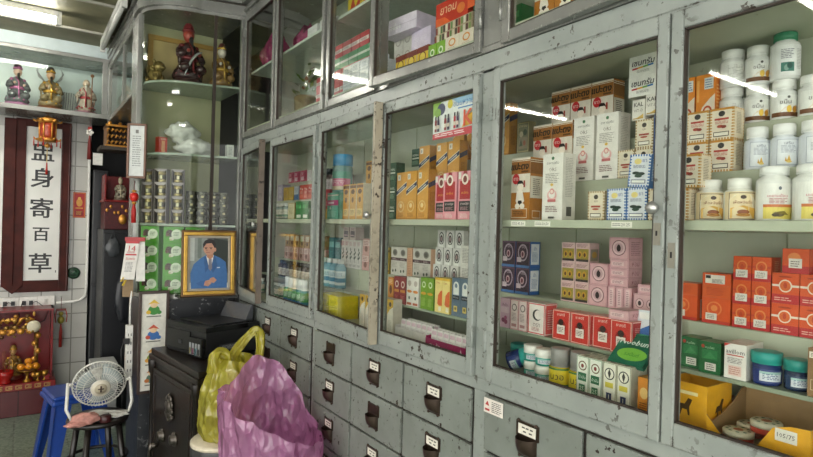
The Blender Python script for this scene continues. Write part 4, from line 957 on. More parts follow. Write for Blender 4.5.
marks(b, [('r', 0, 0, 1, 1, 'e6e2d8'), ('t', '105/75', .5, .5, .4, '3a3630', .8)], lambda u, v, k: (-.0003-k, B_+.055-.035*u, .040+.022*v), .035, .022)
b.build('tray_wall', t)
def tin(loc, label, tilt=(0, 0, 0)):
    t = thing('balm_tin', label, 'tin', loc, 0, 'flat tins in the yellow tray'); t.rotation_euler = tilt
    MB().lathe([(.026, 0), (.027, .002), (.027, .015), (.026, .017)], M('b03a2c', .3), 24).build('tin_body', t)
    l = MB().lathe([(.0275, .011), (.0275, .019), (.0255, .0215), (.001, .0215)], M('d8d2bc', .35), 24)
    for q in range(9):
        a = 2*PI*q/9; l.poly([(.019*math.cos(a)+.0035*math.cos(j), .019*math.sin(a)+.0035*math.sin(j), .0218) for j in [2*PI*i/8 for i in range(8)]], '4a6a48')
    l.poly([(.009*math.cos(2*PI*i/12), .009*math.sin(2*PI*i/12), .0218) for i in range(12)], 'a8603a')
    l.build('tin_lid', t)
n_ = 0
NM = 'first second third fourth fifth sixth'.split()
for i, (x, y, z, tl_, w) in enumerate(((1.160, .528, .0035, (0, 0, 0), 'far front corner of yellow tray'), (1.222, .530, .0035, (0, 0, 0), 'far back corner of yellow tray'), (1.165, .455, .0035, (0, 0, 0), 'near front corner of yellow tray'), (1.228, .462, .0035, (0, 0, 0), 'near back corner of yellow tray'), (1.192, .492, .0255, (0, 0, 0), 'middle on top of the others in yellow tray'), (1.150, .352, 0, (0, 0, 0), 'cabinet floor at the near side of yellow tray'), (1.210, .352, 0, (0, 0, 0), 'cabinet floor under the kraft carton'))):
    tin((x, y, SF+z+.0002), f'round patterned balm tin, {w}', tl_)
# red patterned flat packs behind the upright display carton
carton('redpattern', 'flat red patterned pack', .075, .016, .07, '9a3a30', '8a322a', '8f3a30', f=[('l', .05, .2, .95, .8, 2, 'd9c9a8')], t=[('r', .1+.2*i, .1+.28*j, .2+.2*i, .26+.28*j, 'd0c0a0') for i in range(4) for j in range(3)])
row('redpattern', 'on cabinet floor under green cartons', [(1.240, .63, SF), (1.240, .63, SF+.0163), (1.240, .63, SF+.0326)])
# --- postered door, upper shelf
row('gold', 'front row, postered door', [(1.140, 1.700, S1), (1.135, 1.630, S1), (1.135, 1.562, S1)])
row('gold', 'second tier, postered door', [(1.248, 1.713, U1), (1.248, 1.606, U1), (1.248, 1.538, U1)])
row('gold', 'top tier, postered door', [(1.319, 1.60, U2), (1.319, 1.52, U2), (1.319, 1.44, U2), (1.319, 1.37, U2)])
row('pinkred', 'front row, postered door', [(1.160, 1.490, S1), (1.120, 1.394, S1), (1.120, 1.320, S1)])
for k, w in enumerate(('bottom', 'second', 'third')):
    row('darkgreen', w + ' layer by door post', [(1.160, 1.800, S1+.0723*k), (1.160, 1.858, S1+.0723*k)][::-1])
row('darkgreen', 'second tier, postered door', [(1.248, 1.912, U1), (1.248, 1.850, U1), (1.248, 1.788, U1)])
row('darkgreen', 'top tier, postered door', [(1.319, 1.87, U2), (1.319, 1.80, U2), (1.319, 1.73, U2), (1.319, 1.665, U2)])
# --- postered door, below
row('amberslim', 'low step, postered door', [(1.1975, 1.844, L1)])
row('darkred', 'low step, postered door', [(1.1975, 1.801, L1), (1.1975, 1.760, L1)])
row('whiteslim', 'low step, postered door', [(1.1975, 1.715, L1), (1.1975, 1.676, L1)])
row('limegreen', 'low step, postered door', [(1.1975, 1.625, L1), (1.1975, 1.586, L1)])
row('peachorange', 'low step, postered door', [(1.1975, 1.538, L1), (1.1975, 1.497, L1)])
row('slateblue', 'low step, postered door', [(1.1975, 1.443, L1), (1.1975, 1.397, L1)])
row('mustard', 'back step, postered door', [(1.290, 2.065, L2), (1.290, 2.024, L2)])
row('bandwhite', 'back step, postered door', [(1.290, 1.960, L2), (1.290, 1.901, L2), (1.290, 1.800, L2), (1.290, 1.741, L2)])
row('peachbox', 'back step', [(1.290, 1.8515, L2)])
for k, w in enumerate(('bottom', 'middle', 'top')):
    row('oval', w + ' layer back step', [(1.290, 1.672-.012*k, L2+.0643*k), (1.290, 1.620-.012*k, L2+.0643*k), (1.290, 1.568-.012*k, L2+.0643*k)])
for k, w in enumerate(('bottom of pair', 'top of pair')):
    row('plaintext', w + ' on back step', [(1.290, 1.505, L2+.0703*k)])
row('whitegold', 'cabinet floor, postered door', [(1.148, 1.860, SF), (1.148, 1.814, SF), (1.148, 1.768, SF)])
def tray(y0, y1, x0, colr, label, txt):
    t = thing('sachet_tray', label, 'tray', (x0, (y0+y1)/2, SF)); L = (y1-y0)/2; D_ = .085
    b = MB()
    b.box((0, -L, .0), (D_, L, .002), colr); b.box((0, -L, .002), (.0018, L, .036), colr); b.box((D_-.0018, -L, .002), (D_, L, .045), colr)
    b.box((.0018, -L, .002), (D_-.0018, -L+.0018, .042), colr); b.box((.0018, L-.0018, .002), (D_-.0018, L, .042), colr)
    if txt: marks(b, [('t', 'medin', .26, .5, .45, 'e8d0dc', .3), ('p', [(.86, .1), (.9, .85), (.95, .1)], 'e8d0dc')], lambda u, v, k: (-.0003-k, L-2*L*u, .036*v), 2*L, .036)
    b.build('tray_wall', t)
tray(1.305, 1.510, 1.125, 'a0185a', 'magenta lettered tray of white sachets on cabinet floor', True)
tray(1.525, 1.735, 1.150, 'd9d4d0', 'white tray of loose white sachets beside magenta tray', False)
row('sachet', 'magenta tray front', [(1.140, 1.488-.032*i, SF+.003, (0, .10, 0)) for i in range(6)])
row('sachet', 'magenta tray back', [(1.165, 1.484-.032*i, SF+.003, (0, .10, 0)) for i in range(6)])
row('sachet', 'white tray front', [(1.166, 1.712-.032*i, SF+.003, (0, .14, 0)) for i in range(6)])
row('sachet', 'white tray back', [(1.194, 1.712-.032*i, SF+.003, (0, .14, 0)) for i in range(6)])
# --- ajar door
row('darkcap', 'second tier behind ajar door', [(1.275, 2.70-.068*i, U1) for i in range(6)])
row('bluecap', 'on the mint cartons behind ajar door', [(1.192, 2.262, S1+.1185)])
row('amber', 'second tier behind ajar door', [(1.250, 2.125, U1), (1.250, 2.065, U1)])
row('crimson', 'main shelf, ajar door', [(1.165, 2.425, S1), (1.165, 2.360, S1)])
row('mintpink', 'main shelf lower, ajar door', [(1.140, 2.250, S1)])
row('mintpink', 'second one behind, ajar door', [(1.193, 2.262, S1+.0)])
row('amber', 'main shelf, ajar door', [(1.150, 2.145, S1), (1.150, 2.085, S1), (1.150, 2.025, S1)])
row('plant', 'back step behind ajar door', [(1.290, 2.420-.0385*i, L2) for i in range(5)])
row('teal', 'back step behind ajar door', [(1.290, 2.545, L2), (1.290, 2.480, L2)])
row('magentatext', 'on the plant drawing cartons', [(1.292, 2.400, L2+.1345), (1.292, 2.335, L2+.1345)])
row('mixpink', 'back step near post, ajar door', [(1.290, 2.205, L2), (1.290, 2.138, L2)])
row('mixpink', 'topmost near post, ajar door', [(1.290, 2.20, L2+.0723)])
row('bluelotion', 'low step, ajar door', [(1.230, 2.50-.058*i, L1) for i in range(4)])
row('yellowtray', 'cabinet floor, ajar door', [(1.115, 2.262, SF), (1.115, 2.172, SF)])
row('mixblue', 'cabinet floor, ajar door', [(1.200, 2.06, SF), (1.200, 1.995, SF)])
row('whitegold', 'cabinet floor behind door edge', [(1.135, 1.955, SF), (1.135, 1.910, SF)])
# --- far door
row('pinkdeep', 'top tier, far door', [(1.319, 3.155, U2), (1.319, 3.065, U2), (1.319, 2.975, U2)])
row('yellowsq', 'second tier, far door', [(1.248, 3.06, U1), (1.248, 2.985, U1)])
row('lavender', 'second tier, far door', [(1.248, 3.15, U1)])
row('redsmall', 'second tier, far door', [(1.248, 2.84, U1), (1.248, 2.785, U1), (1.248, 2.730, U1)])
row('mixblue', 'second tier, far door', [(1.248, 2.912, U1)])
row('amberjar', 'main shelf, far door', [(1.16, 2.985-.055*i, S1) for i in range(4)])
row('creambook', 'main shelf, far door', [(1.150, 2.742, S1)])
row('greenA', 'main shelf, far door', [(1.150, 2.647, S1), (1.150, 2.568, S1)])
row('mixpink', 'back step lower layer, far door', [(1.290, 3.13-.07*i, L2) for i in range(8)])
row('mixbrown', 'back step upper layer, far door', [(1.290, 3.12-.07*i, L2+.0724) for i in range(7)])
row('brownbottle', 'low step, far door', [(1.225, 3.03-.052*i, L1) for i in range(8)])
row('whitetop', 'cabinet floor, far door', [(1.170, 2.80-.0535*i, SF) for i in range(5)])
row('amberjar', 'cabinet floor, far door', [(1.165, 3.02-.054*i, SF) for i in range(4)])
row('amberjar', 'cabinet floor corner', [(1.165, 3.25, SF), (1.165, 3.19, SF)])
# --- cupboards above
row('yellowbrown', 'cupboard above poster', [(1.120, 1.700, UP), (1.120, 1.632, UP), (1.120, 1.564+.0, UP)])
row('limepair', 'cupboard above poster', [(1.120, 1.508, UP), (1.120, 1.462, UP)])
row('creamcrest', 'cupboard above poster', [(1.120, 1.404, UP), (1.120, 1.334, UP)])
for k, w in enumerate(('bottom', 'middle', 'top')):
    row('greystack', w + ' layer behind yellow cartons', [(1.200, 1.84, UP+.0703*k), (1.200, 1.777, UP+.0703*k)])
row('lavpacktall', 'cupboard above poster', [(1.190, 1.675, UP+.0905)])
row('lavpack', 'cupboard above poster, topmost', [(1.150, 1.760, UP+.1772, (0, 0, .12))])
carton('kraftbase', 'plain kraft carton under lavender pack', .125, .0895, .125, 'a08a68', '8f7a5a', 'a58f6c')
row('kraftbase', 'cupboard above poster', [(1.188, 1.675, UP)])
row('sachetstrip', 'lower of two on cream cartons', [(1.135, 1.420, UP+.0645)])
row('sachetstrip', 'upper of two on cream cartons', [(1.140, 1.423, UP+.0948)])
row('redfood', 'cupboard above poster', [(1.190, 1.500, UP+.154)])
carton('greenbase', 'green carton under the red carton', .17, .0765, .05, '3f7048', '345e3c', '487c52')
row('greenbase', 'lower of two above poster', [(1.190, 1.500, UP)]); row('greenbase', 'upper of two above poster', [(1.190, 1.500, UP+.0768)])
row('whiteblack', 'cupboard above poster', [(1.120, 1.262, UP)])
row('forest', 'lower of two above poster', [(1.190, 1.330, UP)]); row('forest', 'upper of two above poster', [(1.190, 1.330, UP+.0853)])
row('redfood', 'topmost on green cartons above poster', [(1.190, 1.330, UP+.1708)])
for k, w in enumerate(('bottom', 'second', 'third')):
    row('redwhite', w + ' layer above ajar door', [(1.20, 2.545-.078*i, UP+.0603*k) for i in range(2)])
row('greenbar', 'bottom layer above ajar door', [(1.20, 2.375-.083*i, UP) for i in range(5)])
row('redwhite', 'on green cartons above ajar door', [(1.20, 2.37-.08*i, UP+.0553) for i in range(5)])
row('redwhite', 'third layer above ajar door', [(1.20, 2.36-.08*i, UP+.1156) for i in range(5)])
row('greenbar', 'fourth layer above ajar door', [(1.20, 2.375-.083*i, UP+.1759) for i in range(5)])
row('redwhite', 'topmost above ajar door', [(1.20, 2.35-.08*i, UP+.2312) for i in range(4)])
for k, w in enumerate(('bottom', 'middle', 'top')):
    row('whitepatch', w + ' layer above ajar door', [(1.125, 2.12-.073*i, UP+.0423*k) for i in range(5 if k < 2 else 4)])
row('yellowfoam', 'high shelf above ajar door', [(1.14, 2.10, 2.4055), (1.14, 1.985, 2.4055), (1.14, 1.87, 2.4055)])
row('greenbar', 'far cupboard bottom', [(1.20, 3.10-.083*i, UP) for i in range(4)])
# --- cupboard above the middle and rightmost doors
row('greenA', 'cupboard above the middle door', [(1.150, 1.17+.0, UP)])
row('brown', 'cupboard above the middle door', [(1.150, 1.047, UP), (1.150, .975, UP), (1.150, .903, UP)])
row('baby', 'cupboard above the middle door', [(1.150, .832, UP), (1.150, .764, UP)])
row('tan', 'cupboard above the middle door', [(1.130, .70, UP), (1.130, .65, UP)])
# poster on the inner face of the glass
p = MB().box((1.0755, 1.226, 1.784), (1.0767, 1.434, 1.900), M('e4e6e4', .3))
PF = [('p', [(0, 0), (1, 0), (1, .2), (0, .16)], 'c8404a'), ('p', [(0, .6), (.2, 1), (0, 1)], '8fb84a'), ('d', .2, .8, .1, .16, '4a4a6a'), ('d', .12, .72, .08, .12, '7fa53c'), ('p', [(.45, 1), (1, 1), (1, .82), (.6, .85)], '9fc4e0'), ('t', 'ขนมหวาน', .72, .84, .14, '4a78b8', .45, .1), ('r', .6, .70, .95, .73, '4f86c4'), ('d', .42, .88, .06, .12, 'd9c84a'), ('p', [(.7, .2), (1, .25), (1, .55), (.8, .5)], 'e6b23c')]
for i, (u, c) in enumerate(((.06, '8a2a34'), (.13, '3a2a4a'), (.30, '8a2a34'), (.38, '3a2a4a'), (.53, 'b03440'), (.60, '3a2a4a'))):
    PF += [('r', u, .2, u+.05, .52, c), ('r', u+.008, .52, u+.042, .62, '2a2430'), ('r', u, .28, u+.05, .38, 'e6d8c8')]
PF += [('t', 'K', .86, .42, .4, 'd0502f', .2, 0, .03), ('l', .1, .05, .9, .12, 1, 'f2dede')]
marks(p, PF, lambda u, v, k: (1.0754-k, 1.434-.208*u, 1.784+.116*v), .208, .116)
tag(p.build('poster'), 'small colourful drink poster taped inside the glass door above gold cartons', 'poster')

# thin patterned strips lying along the front of the cabinet floor
carton('redstrip', 'thin red patterned strip lying at front', .30, .014, .02, '8a2f28', '7a2a24', '93372f', f=[('r', i/16+.01, .25, i/16+.035, .75, 'd9c4a0') for i in range(16)], t=[('r', i/16+.01, .25, i/16+.035, .75, 'd9c4a0') for i in range(16)], name='patterned_strip', cat='strip')
row('redstrip', 'of the middle cabinet floor', [(1.085, .80, SF)])
row('redstrip', 'of the cabinet floor before yellow tray', [(1.085, .47, SF)])
# keepsakes in the far cupboards above
PKB = plastic_film('magenta_film', 'c0407c', .12)
for (x, y, z, r_, h_, w) in ((1.20, 3.12, 2.4055, .085, .20, 'bunched magenta plastic bag on high shelf of the far cupboard'), (1.20, 2.70, 2.4055, .065, .12, 'smaller magenta plastic bag on high shelf beside white boxes')):
    t = thing('plastic_bag', w, 'bag', (x, y, z)); b = MB()
    p, f = [], []
    for j in range(13):
        for i in range(28):
            a = 2*PI*i/28; v = j/12
            rr = r_*(.75+.55*math.sin(PI*min(1, v*1.25+.12))*.7)*(1-.55*max(0, v-.7)/.3)*(1+.10*math.sin(a*7+v*6)+.10*noise.noise(Vector((math.cos(a)*2, math.sin(a)*2, v*3+y))))
            p.append((rr*math.cos(a), rr*math.sin(a), .001+h_*v+.02*v*math.sin(a*3)))
    for j in range(12):
        for i in range(28): f.append((j*28+i, j*28+(i+1) % 28, (j+1)*28+(i+1) % 28, (j+1)*28+i))
    f.append(list(range(28))[::-1]); f.append([12*28+i for i in range(28)])
    b.add(p, f, PKB, True); b.build('bag_film', t)
t = thing('gift_basket', 'leafy green and brown wrapped gift standing in far cupboard', 'gift', (1.19, 2.69, UP)); b = MB()
b.lathe([(.05, 0), (.055, .02), (.06, .10), (.05, .11)], M('7a6a4a', .6, 0, .3, 40), 20); b.build('basket', t); b = MB()
rnd = random.Random(4)
for i in range(46):
    a, v = rnd.uniform(0, 6.28), rnd.random(); rr = .05*(1-v*.4); c = Vector((rr*math.cos(a), rr*math.sin(a), .10+.17*v)); d = Vector((math.cos(a), math.sin(a), rnd.uniform(.3, 1.2)))*.028; s_ = Vector((-math.sin(a), math.cos(a), 0))*.011
    b.add([c, c+d*.5+s_, c+d, c+d*.5-s_], [(0, 1, 2, 3)], rnd.choice(('5f7a34', '7d8a3e', '4f6a30', '8a5a38')))
b.build('leaves', t)
carton('whitecase', 'plain white lidded box', .11, .075, .08, 'd4d6d4', 'c4c6c4', 'dcdedc', f=[('r', 0, .7, 1, .72, 'a9abaa')], name='white_box', cat='box')
row('whitecase', 'high shelf of the far cupboard', [(1.15, 2.54, 2.4055), (1.15, 2.40, 2.4055)])
# ------------------------------------------------------------------ small carved and glazed figures
def rotz(a): return Matrix.Rotation(a, 4, 'Z')
def figure(name, label, loc, h, robe, skin, trim, rz=0, hat=None, beard=None, seat=None, staff=None, sword=False, base='5a4a3c', gloss=.22, wings=None):
    """standing or seated robed figure, faces -Y before turning"""
    t = thing(name, label, 'statue', loc, rz)
    R_ = M(robe, gloss, 0, .3, 30); S_ = M(skin, .35); T_ = M(trim, gloss, .3, .3, 40)
    b = MB()
    b.lathe([(.26*h, 0), (.28*h, .02*h), (.24*h, .05*h), (.22*h, .09*h), (.19*h, .10*h)], M(base, .4), 20, fold=lambda a, z: .10*math.cos(5*a+1)+.05*math.cos(9*a))
    b.build('plinth', t)
    b = MB()
    fo = lambda a, z: .10*math.cos(7*a+z*40/h)*max(0, 1-z/(.7*h))
    if seat:
        b.lathe([(.20*h, .09*h), (.225*h, .15*h), (.20*h, .23*h), (.155*h, .30*h), (.115*h, .40*h), (.11*h, .50*h), (.125*h, .59*h), (.10*h, .65*h), (.042*h, .69*h)], R_, 22, fold=fo)
        for s in (-1, 1): b.ball((s*.13*h, -.15*h, .26*h), (.09*h, .11*h, .08*h), R_, 12, 8)
    else:
        b.lathe([(.17*h, .09*h), (.18*h, .16*h), (.145*h, .32*h), (.12*h, .46*h), (.125*h, .58*h), (.14*h, .66*h), (.10*h, .71*h), (.045*h, .74*h)], R_, 22, fold=fo)
    # sleeves
    for s, hz in ((-1, .50), (1, .46)):
        b.tube([(s*.10*h, 0, .62*h), (s*.165*h, -.02*h, .54*h), (s*.19*h, -.08*h, (hz-.04)*h), (s*.12*h, -.15*h, hz*h)], [.04*h, .045*h, .055*h, .045*h], R_, 10); b.tube([(s*.19*h, -.08*h, (hz-.04)*h), (s*.185*h, -.10*h, (hz-.14)*h), (s*.18*h, -.08*h, (hz-.24)*h)], [.04*h, .045*h, .012*h], R_, 8, flat=.5)
    b.build('robe', t)
    b = MB()
    b.lathe([(.146*h, .40*h), (.152*h, .43*h), (.146*h, .46*h)], T_, 18); b.tube([(-.06*h, -.125*h, .66*h), (0, -.15*h, .55*h), (0, -.165*h, .40*h), (0, -.185*h, .22*h)], [.025*h, .03*h, .03*h, .035*h], T_, 8, flat=.5)
    for s in (-1, 1): b.ball((s*.115*h, -.02*h, .62*h), (.045*h, .05*h, .035*h), T_, 10, 6)
    for k in range(7): b.ball((.20*h*math.cos(PI+.25+k*.44), .20*h*math.sin(PI+.25+k*.44), (.16+.03*(k%2))*h), (.03*h, .03*h, .025*h), T_, 8, 5)
    b.build('sash', t)
    hd = MB(); zc = .80*h
    hd.ball((0, -.01*h, zc), (.08*h, .085*h, .11*h), S_, 16, 12)
    hd.ball((0, -.09*h, zc-.005*h), (.014*h, .02*h, .024*h), S_, 8, 6)
    for s in (-1, 1):
        hd.ball((s*.074*h, 0, zc), (.014*h, .022*h, .032*h), S_, 8, 6)
        hd.ball((s*.028*h, -.077*h, zc+.018*h), (.012*h, .008*h, .007*h), M('1c1512'), 8, 5)
        hd.tube([(s*.012*h, -.082*h, zc+.036*h), (s*.045*h, -.068*h, zc+.044*h)], .005*h, M('1c1512'), 6)
    hd.ball((0, -.078*h, zc-.045*h), (.02*h, .008*h, .007*h), M('9c3a34'), 8, 5)
    for s, hz in ((-1, .52), (1, .48)): hd.ball((s*.09*h, -.19*h, hz*h), (.03*h, .035*h, .03*h), S_, 8, 6)
    hd.build('head', t)
    if beard:
        bd = MB().tube([(0, -.075*h, zc-.055*h), (0, -.10*h, zc-.12*h), (0, -.125*h, zc-.22*h), (0, -.13*h, zc-.30*h)], [.05*h, .045*h, .03*h, .006*h], M(beard, .6), 10, flat=.5)
        bd.build('beard', t)
    if hat:
        ht = MB().lathe([(.088*h, .85*h), (.09*h, .88*h), (.075*h, .94*h), (.06*h, .96*h), (.05*h, .985*h), (.012*h, 1.0*h)], M(hat, .3, .3), 16)
        ht.lathe([(.092*h, .855*h), (.096*h, .875*h), (.088*h, .895*h)], T_, 16); ht.ball((0, -.085*h, .90*h), (.02*h, .012*h, .025*h), T_, 8, 5)
        ht.build('hat', t)
    if staff:
        MB().tube([(.12*h, -.2*h, .06*h), (.125*h, -.2*h, .6*h), (.13*h, -.2*h, .98*h)], .013*h, M(staff, .4), 8).ball((.13*h, -.2*h, .98*h), .045*h, M(staff, .3), 10, 6).build('staff', t)
    if sword:
        s_ = MB(); P = []
        for i in range(9):
            a = i/8; P.append((.10*h-.26*h*a, -.22*h, .52*h-.40*h*a+.09*h*math.sin(a*PI)))
        s_.tube(P, [.045*h*math.sin(PI*min(1, .25+.75*i/8))+.006*h for i in range(9)], M('dfe3e6', .15, .5), 8, flat=.35)
        s_.build('sword', t)
    if wings:
        w_ = MB()
        for s in (-1, 1):
            for k in range(4):
                w_.tube([(s*.10*h, .06*h, .66*h), (s*(.2+.02*k)*h, .09*h, (.74+.05*k)*h), (s*(.26-.02*k)*h, .09*h, (.82+.06*k)*h)], [.02*h, .03*h, .004*h], M(wings, .3), 7, flat=.4)
        w_.build('banner', t)
    return t

# ------------------------------------------------------------------ glazed statue case across the back wall
SIL = ENAMEL_UP
t = thing('statue_case', 'long glazed wall case with three porcelain statues above the calligraphy panel', 'cabinet')
b = MB()
box_(b, -2.2, .93, 5.0, 5.40, 2.300, 2.335, SIL); box_(b, -2.2, .53, 5.0, 5.40, 2.742, 2.771, SIL)
box_(b, .490, .53, 5.0, 5.03, 2.335, 2.742, SIL)
for x in (-.195, -1.1): box_(b, x, x+.024, 5.0, 5.025, 2.335, 2.742, SIL)
b.build('frame', t, bevel=.002)
b = MB(); box_(b, -2.2, .95, 5.385, 5.40, 2.335, 2.742, M('c8d3d6', .25, 0, .15, 6)); b.build('back_board', t)
b = MB(); box_(b, -.171, .490, 5.011, 5.015, 2.335, 2.742, GLASS_BOWED); box_(b, -1.076, -.195, 5.011, 5.015, 2.335, 2.742, GLASS_BOWED)
b.build('glass_pane', t)
figure('porcelain_statue', 'dark bearded porcelain statue with pink lotus base, nearest the mirror edge', (-.058, 5.17, 2.336), .335, '6f7075', 'c9a99a', 'c77aa8', .2, hat='1e1c1f', beard='1d1b1c', seat=True, base='b87aa6')
figure('porcelain_statue', 'gold robed statue with fan wings in middle of the case', (.153, 5.17, 2.336), .345, '8c7a5c', 'c9a080', 'c9973a', .1, hat='3a332c', beard='2a2523', seat=True, base='7a4a30', wings='8a8a8c')
figure('porcelain_statue', 'pale old man statue with staff and pink robe hem', (.395, 5.17, 2.336), .315, 'b8a89c', 'e0c4b0', 'b0404a', -.1, hat=None, beard='e6e2dc', staff='8a5a3a', base='a8788a')
t = thing('glass_shard', 'white striped folded paper leaning between two porcelain statues', 'paper', (.275, 5.26, 2.3365), .4)
b = MB()
for i in range(6): b.add([(-.05+.018*i, 0, 0), (-.05+.018*i+.009, .004, 0), (-.05+.018*i+.04, .05, .19), (-.05+.018*i+.031, .046, .19)], [(0, 1, 2, 3)], 'dcdedc')
for i in range(6): b.add([(-.041+.018*i, .004, 0), (-.041+.018*i+.009, 0, 0), (-.041+.018*i+.04, .046, .19), (-.041+.018*i+.031, .05, .19)], [(0, 1, 2, 3)], '8d8f92')
b.build('folded_sheet', t); t.name = 'folded_paper'

# side case running out to the display cabinet
t = thing('side_case', 'glazed wall case under the unlit tube, joining statue case to display cabinet', 'cabinet')
b = MB()
box_(b, .531, .93, 3.785, 4.998, 2.268, 2.300, SIL); box_(b, .531, .93, 3.785, 4.998, 2.690, 2.735, SIL)
for i, z in enumerate((2.735, 2.775, 2.815)): box_(b, .531-.006*(i+1), .93, 3.785, 4.998, z, z+.038, SIL)
for y in (3.785, 4.20, 4.972): box_(b, .531, .556, y, y+.026, 2.30, 2.69, SIL)
b.build('frame', t, bevel=.002)
b = MB(); box_(b, .92, .93, 3.785, 4.998, 2.30, 2.69, M('a9aca6', .4, 0, .15, 8)); b.build('back_board', t)
b = MB(); box_(b, 0.541, .545, 3.811, 4.20, 2.30, 2.69, GLASS_BOWED); box_(b, .541, .545, 4.226, 4.972, 2.30, 2.69, GLASS_BOWED); b.build('glass_pane', t)
figure('pale_statue', 'small pale seated statue in side case seen through its glass', (.68, 4.62, 2.3005), .26, 'b3aa9c', 'd0b8a0', '9a8a60', -1.2, hat='8a7a58', seat=True)
figure('pale_statue', 'small brown standing statue in side case near its divider', (.68, 4.36, 2.3005), .26, '7d7466', 'c8ab90', 'a08a50', -1.2, hat='5a4a38')

# ------------------------------------------------------------------ bow-fronted display cabinet in the corner
def bow(off=0.0):
    """plan of the front, from the wall post round the curved corner to the medicine cabinet"""
    P = []
    for i in range(13):
        a = PI/2*i/12
        P.append((.83-(.285+off)*math.cos(a), 3.615-(.245+off)*math.sin(a)))
    for i in range(1, 5): P.append((.83+.235*i/4, 3.370-off-.055*i/4))
    return P
t = thing('display_cabinet', 'tall bow fronted glass display cabinet of keepsakes behind the printer', 'cabinet')
def slab(b, z0, z1, off, m): b.prism(bow(off)+[(1.065, 3.76), (.545-off, 3.76)], z0, z1, m)
b = MB()
slab(b, 2.715, 2.735, .0, SIL); slab(b, 2.735, 2.790, .022, SIL); slab(b, 2.790, 2.800, .012, GASKET); slab(b, 2.800, 2.855, .034, SIL)
slab(b, 1.062, 1.086, .004, SIL)
P = bow()
b.box((.530, 3.595, 1.086), (.560, 3.640, 2.715), SIL)
b.box((.530, 3.640, 1.086), (.546, 3.776, 2.715), SIL)
b.box((1.045, 3.302, 1.086), (1.066, 3.335, 2.715), SIL)
b.build('frame', t, bevel=.002)
b = MB(); b.box((.898, 3.345, 1.086), (.914, 3.364, 2.715), GASKET); b.box((.548, 3.62, 1.086), (.556, 3.76, 2.715), GASKET); b.build('divider_post', t)
b = MB().box((.545, 3.762, 1.086), (1.062, 3.778, 2.735), M('a9a888', .18, 0, .25, 3)); b.build('back_board', t)
for z in (1.490, 1.900, 2.318):
    b = MB(); b.prism([(x+.008, y+.012) for x, y in bow(-.012)]+[(1.055, 3.755), (.560, 3.755)], z-.012, z, M('9aa69a', .15)); b.build('shelf', t)
b = MB(); n = len(P)
for i in range(n-1):
    a, c = P[i], P[i+1]
    b.add([(a[0], a[1], 1.087), (c[0], c[1], 1.087), (c[0], c[1], 2.715), (a[0], a[1], 2.715)], [(0, 1, 2, 3)], GLASS_BOWED, True)
    b.add([(a[0]+.003, a[1]+.003, 1.087), (c[0]+.003, c[1]+.003, 1.087), (c[0]+.003, c[1]+.003, 2.715), (a[0]+.003, a[1]+.003, 2.715)], [(3, 2, 1, 0)], GLASS_BOWED, True)
b.build('curved_glass', t)
b = MB().prism([(.545, 3.77), (.545, 3.36), (1.062, 3.36), (1.062, 3.77)], 0, 1.061, GRANITE)
b.prism([(.72, 3.36), (.72, 3.215), (1.03, 3.215), (1.03, 3.36)], 1.078, 1.0865, M('2a2927', .5)); b.build('stone_base', t)
# its keepsakes
figure('warrior_statue', 'dark red faced warrior statue with curved white sword on top shelf', (.80, 3.55, 2.3185), .385, '3a2426', '9c3a30', '7a2a30', .25, hat='8a3038', sword=True, base='4a2c28', seat=True, beard='1a1516')
figure('opera_statue', 'painted statue with white face and gold robe beside the warrior', (.995, 3.53, 2.3185), .30, '8a6a42', 'd8cdc0', 'c9a24a', .1, hat='6a3a34', seat=True, base='5a4a34')
t = thing('lion_statue', 'small gold and dark lion statue at left of the warrior', 'statue', (.628, 3.61, 2.3185), .5)
G = M('8f7a48', .25, .5, .4, 30)
b = MB().ball((0, 0, .055), (.035, .05, .045), G).ball((0, -.035, .10), (.032, .032, .034), G).ball((0, -.066, .092), (.018, .014, .014), G)
for s in (-1, 1):
    b.tube([(s*.022, -.03, .05), (s*.024, -.045, .005)], [.014, .012], G, 8); b.tube([(s*.025, .03, .04), (s*.028, .03, .005)], [.018, .014], G, 8)
    b.ball((s*.024, -.02, .13), .010, G, 8, 6)
for i in range(9): b.ball((.036*math.cos(i*.7), -.02+.02*math.sin(i*.7), .10+.026*math.sin(i*.7+1)), .012, G, 8, 5)
b.tube([(0, .045, .05), (0, .07, .09), (0, .055, .12)], [.01, .012, .006], G, 8); b.build('lion_body', t)
MB().box((-.035, -.055, 0), (.035, .055, .006), '3a2a22').build('plinth', t)
t = thing('framed_picture', 'gold framed painting standing behind the warrior statue', 'picture', (.83, 3.70, 2.3185))
b = MB()
for a, c in (((-.23, -.01, 0), (.23, .012, .03)), ((-.23, -.01, .29), (.23, .012, .32)), ((-.23, -.01, .03), (-.20, .012, .29)), ((.20, -.01, .03), (.23, .012, .29))): b.box(a, c, 'a37f3f')
b.build('picture_frame', t, bevel=.003)
MB().box((-.2, .0, .03), (.2, .006, .29), M('b09a6a', .5, 0, .5, 5)).build('painting', t)
t = thing('plastic_bundle', 'white crumpled plastic bag bundle on the middle glass shelf', 'bag', (.82, 3.56, 1.9005))
def lump(c, r, seed, m, k=.22, sc=9):
    n1, n2 = 26, 16; p, f = [], []
    for j in range(n2+1):
        for i in range(n1):
            a = 2*PI*i/n1; q = PI*j/n2
            d = Vector((math.sin(q)*math.cos(a), math.sin(q)*math.sin(a), -math.cos(q)))
            w = 1+k*noise.noise(d*2.2+Vector((seed, 0, 0)))*2+k*.7*noise.noise(d*sc*.6+Vector((0, seed, 0)))
            p.append((c[0]+r[0]*d.x*w, c[1]+r[1]*d.y*w, max(.001, c[2]+r[2]*d.z*w)))
    for j in range(n2):
        for i in range(n1): f.append((j*n1+i, j*n1+(i+1) % n1, (j+1)*n1+(i+1) % n1, (j+1)*n1+i))
    return p, f
WP = M('dcdcda', .25)
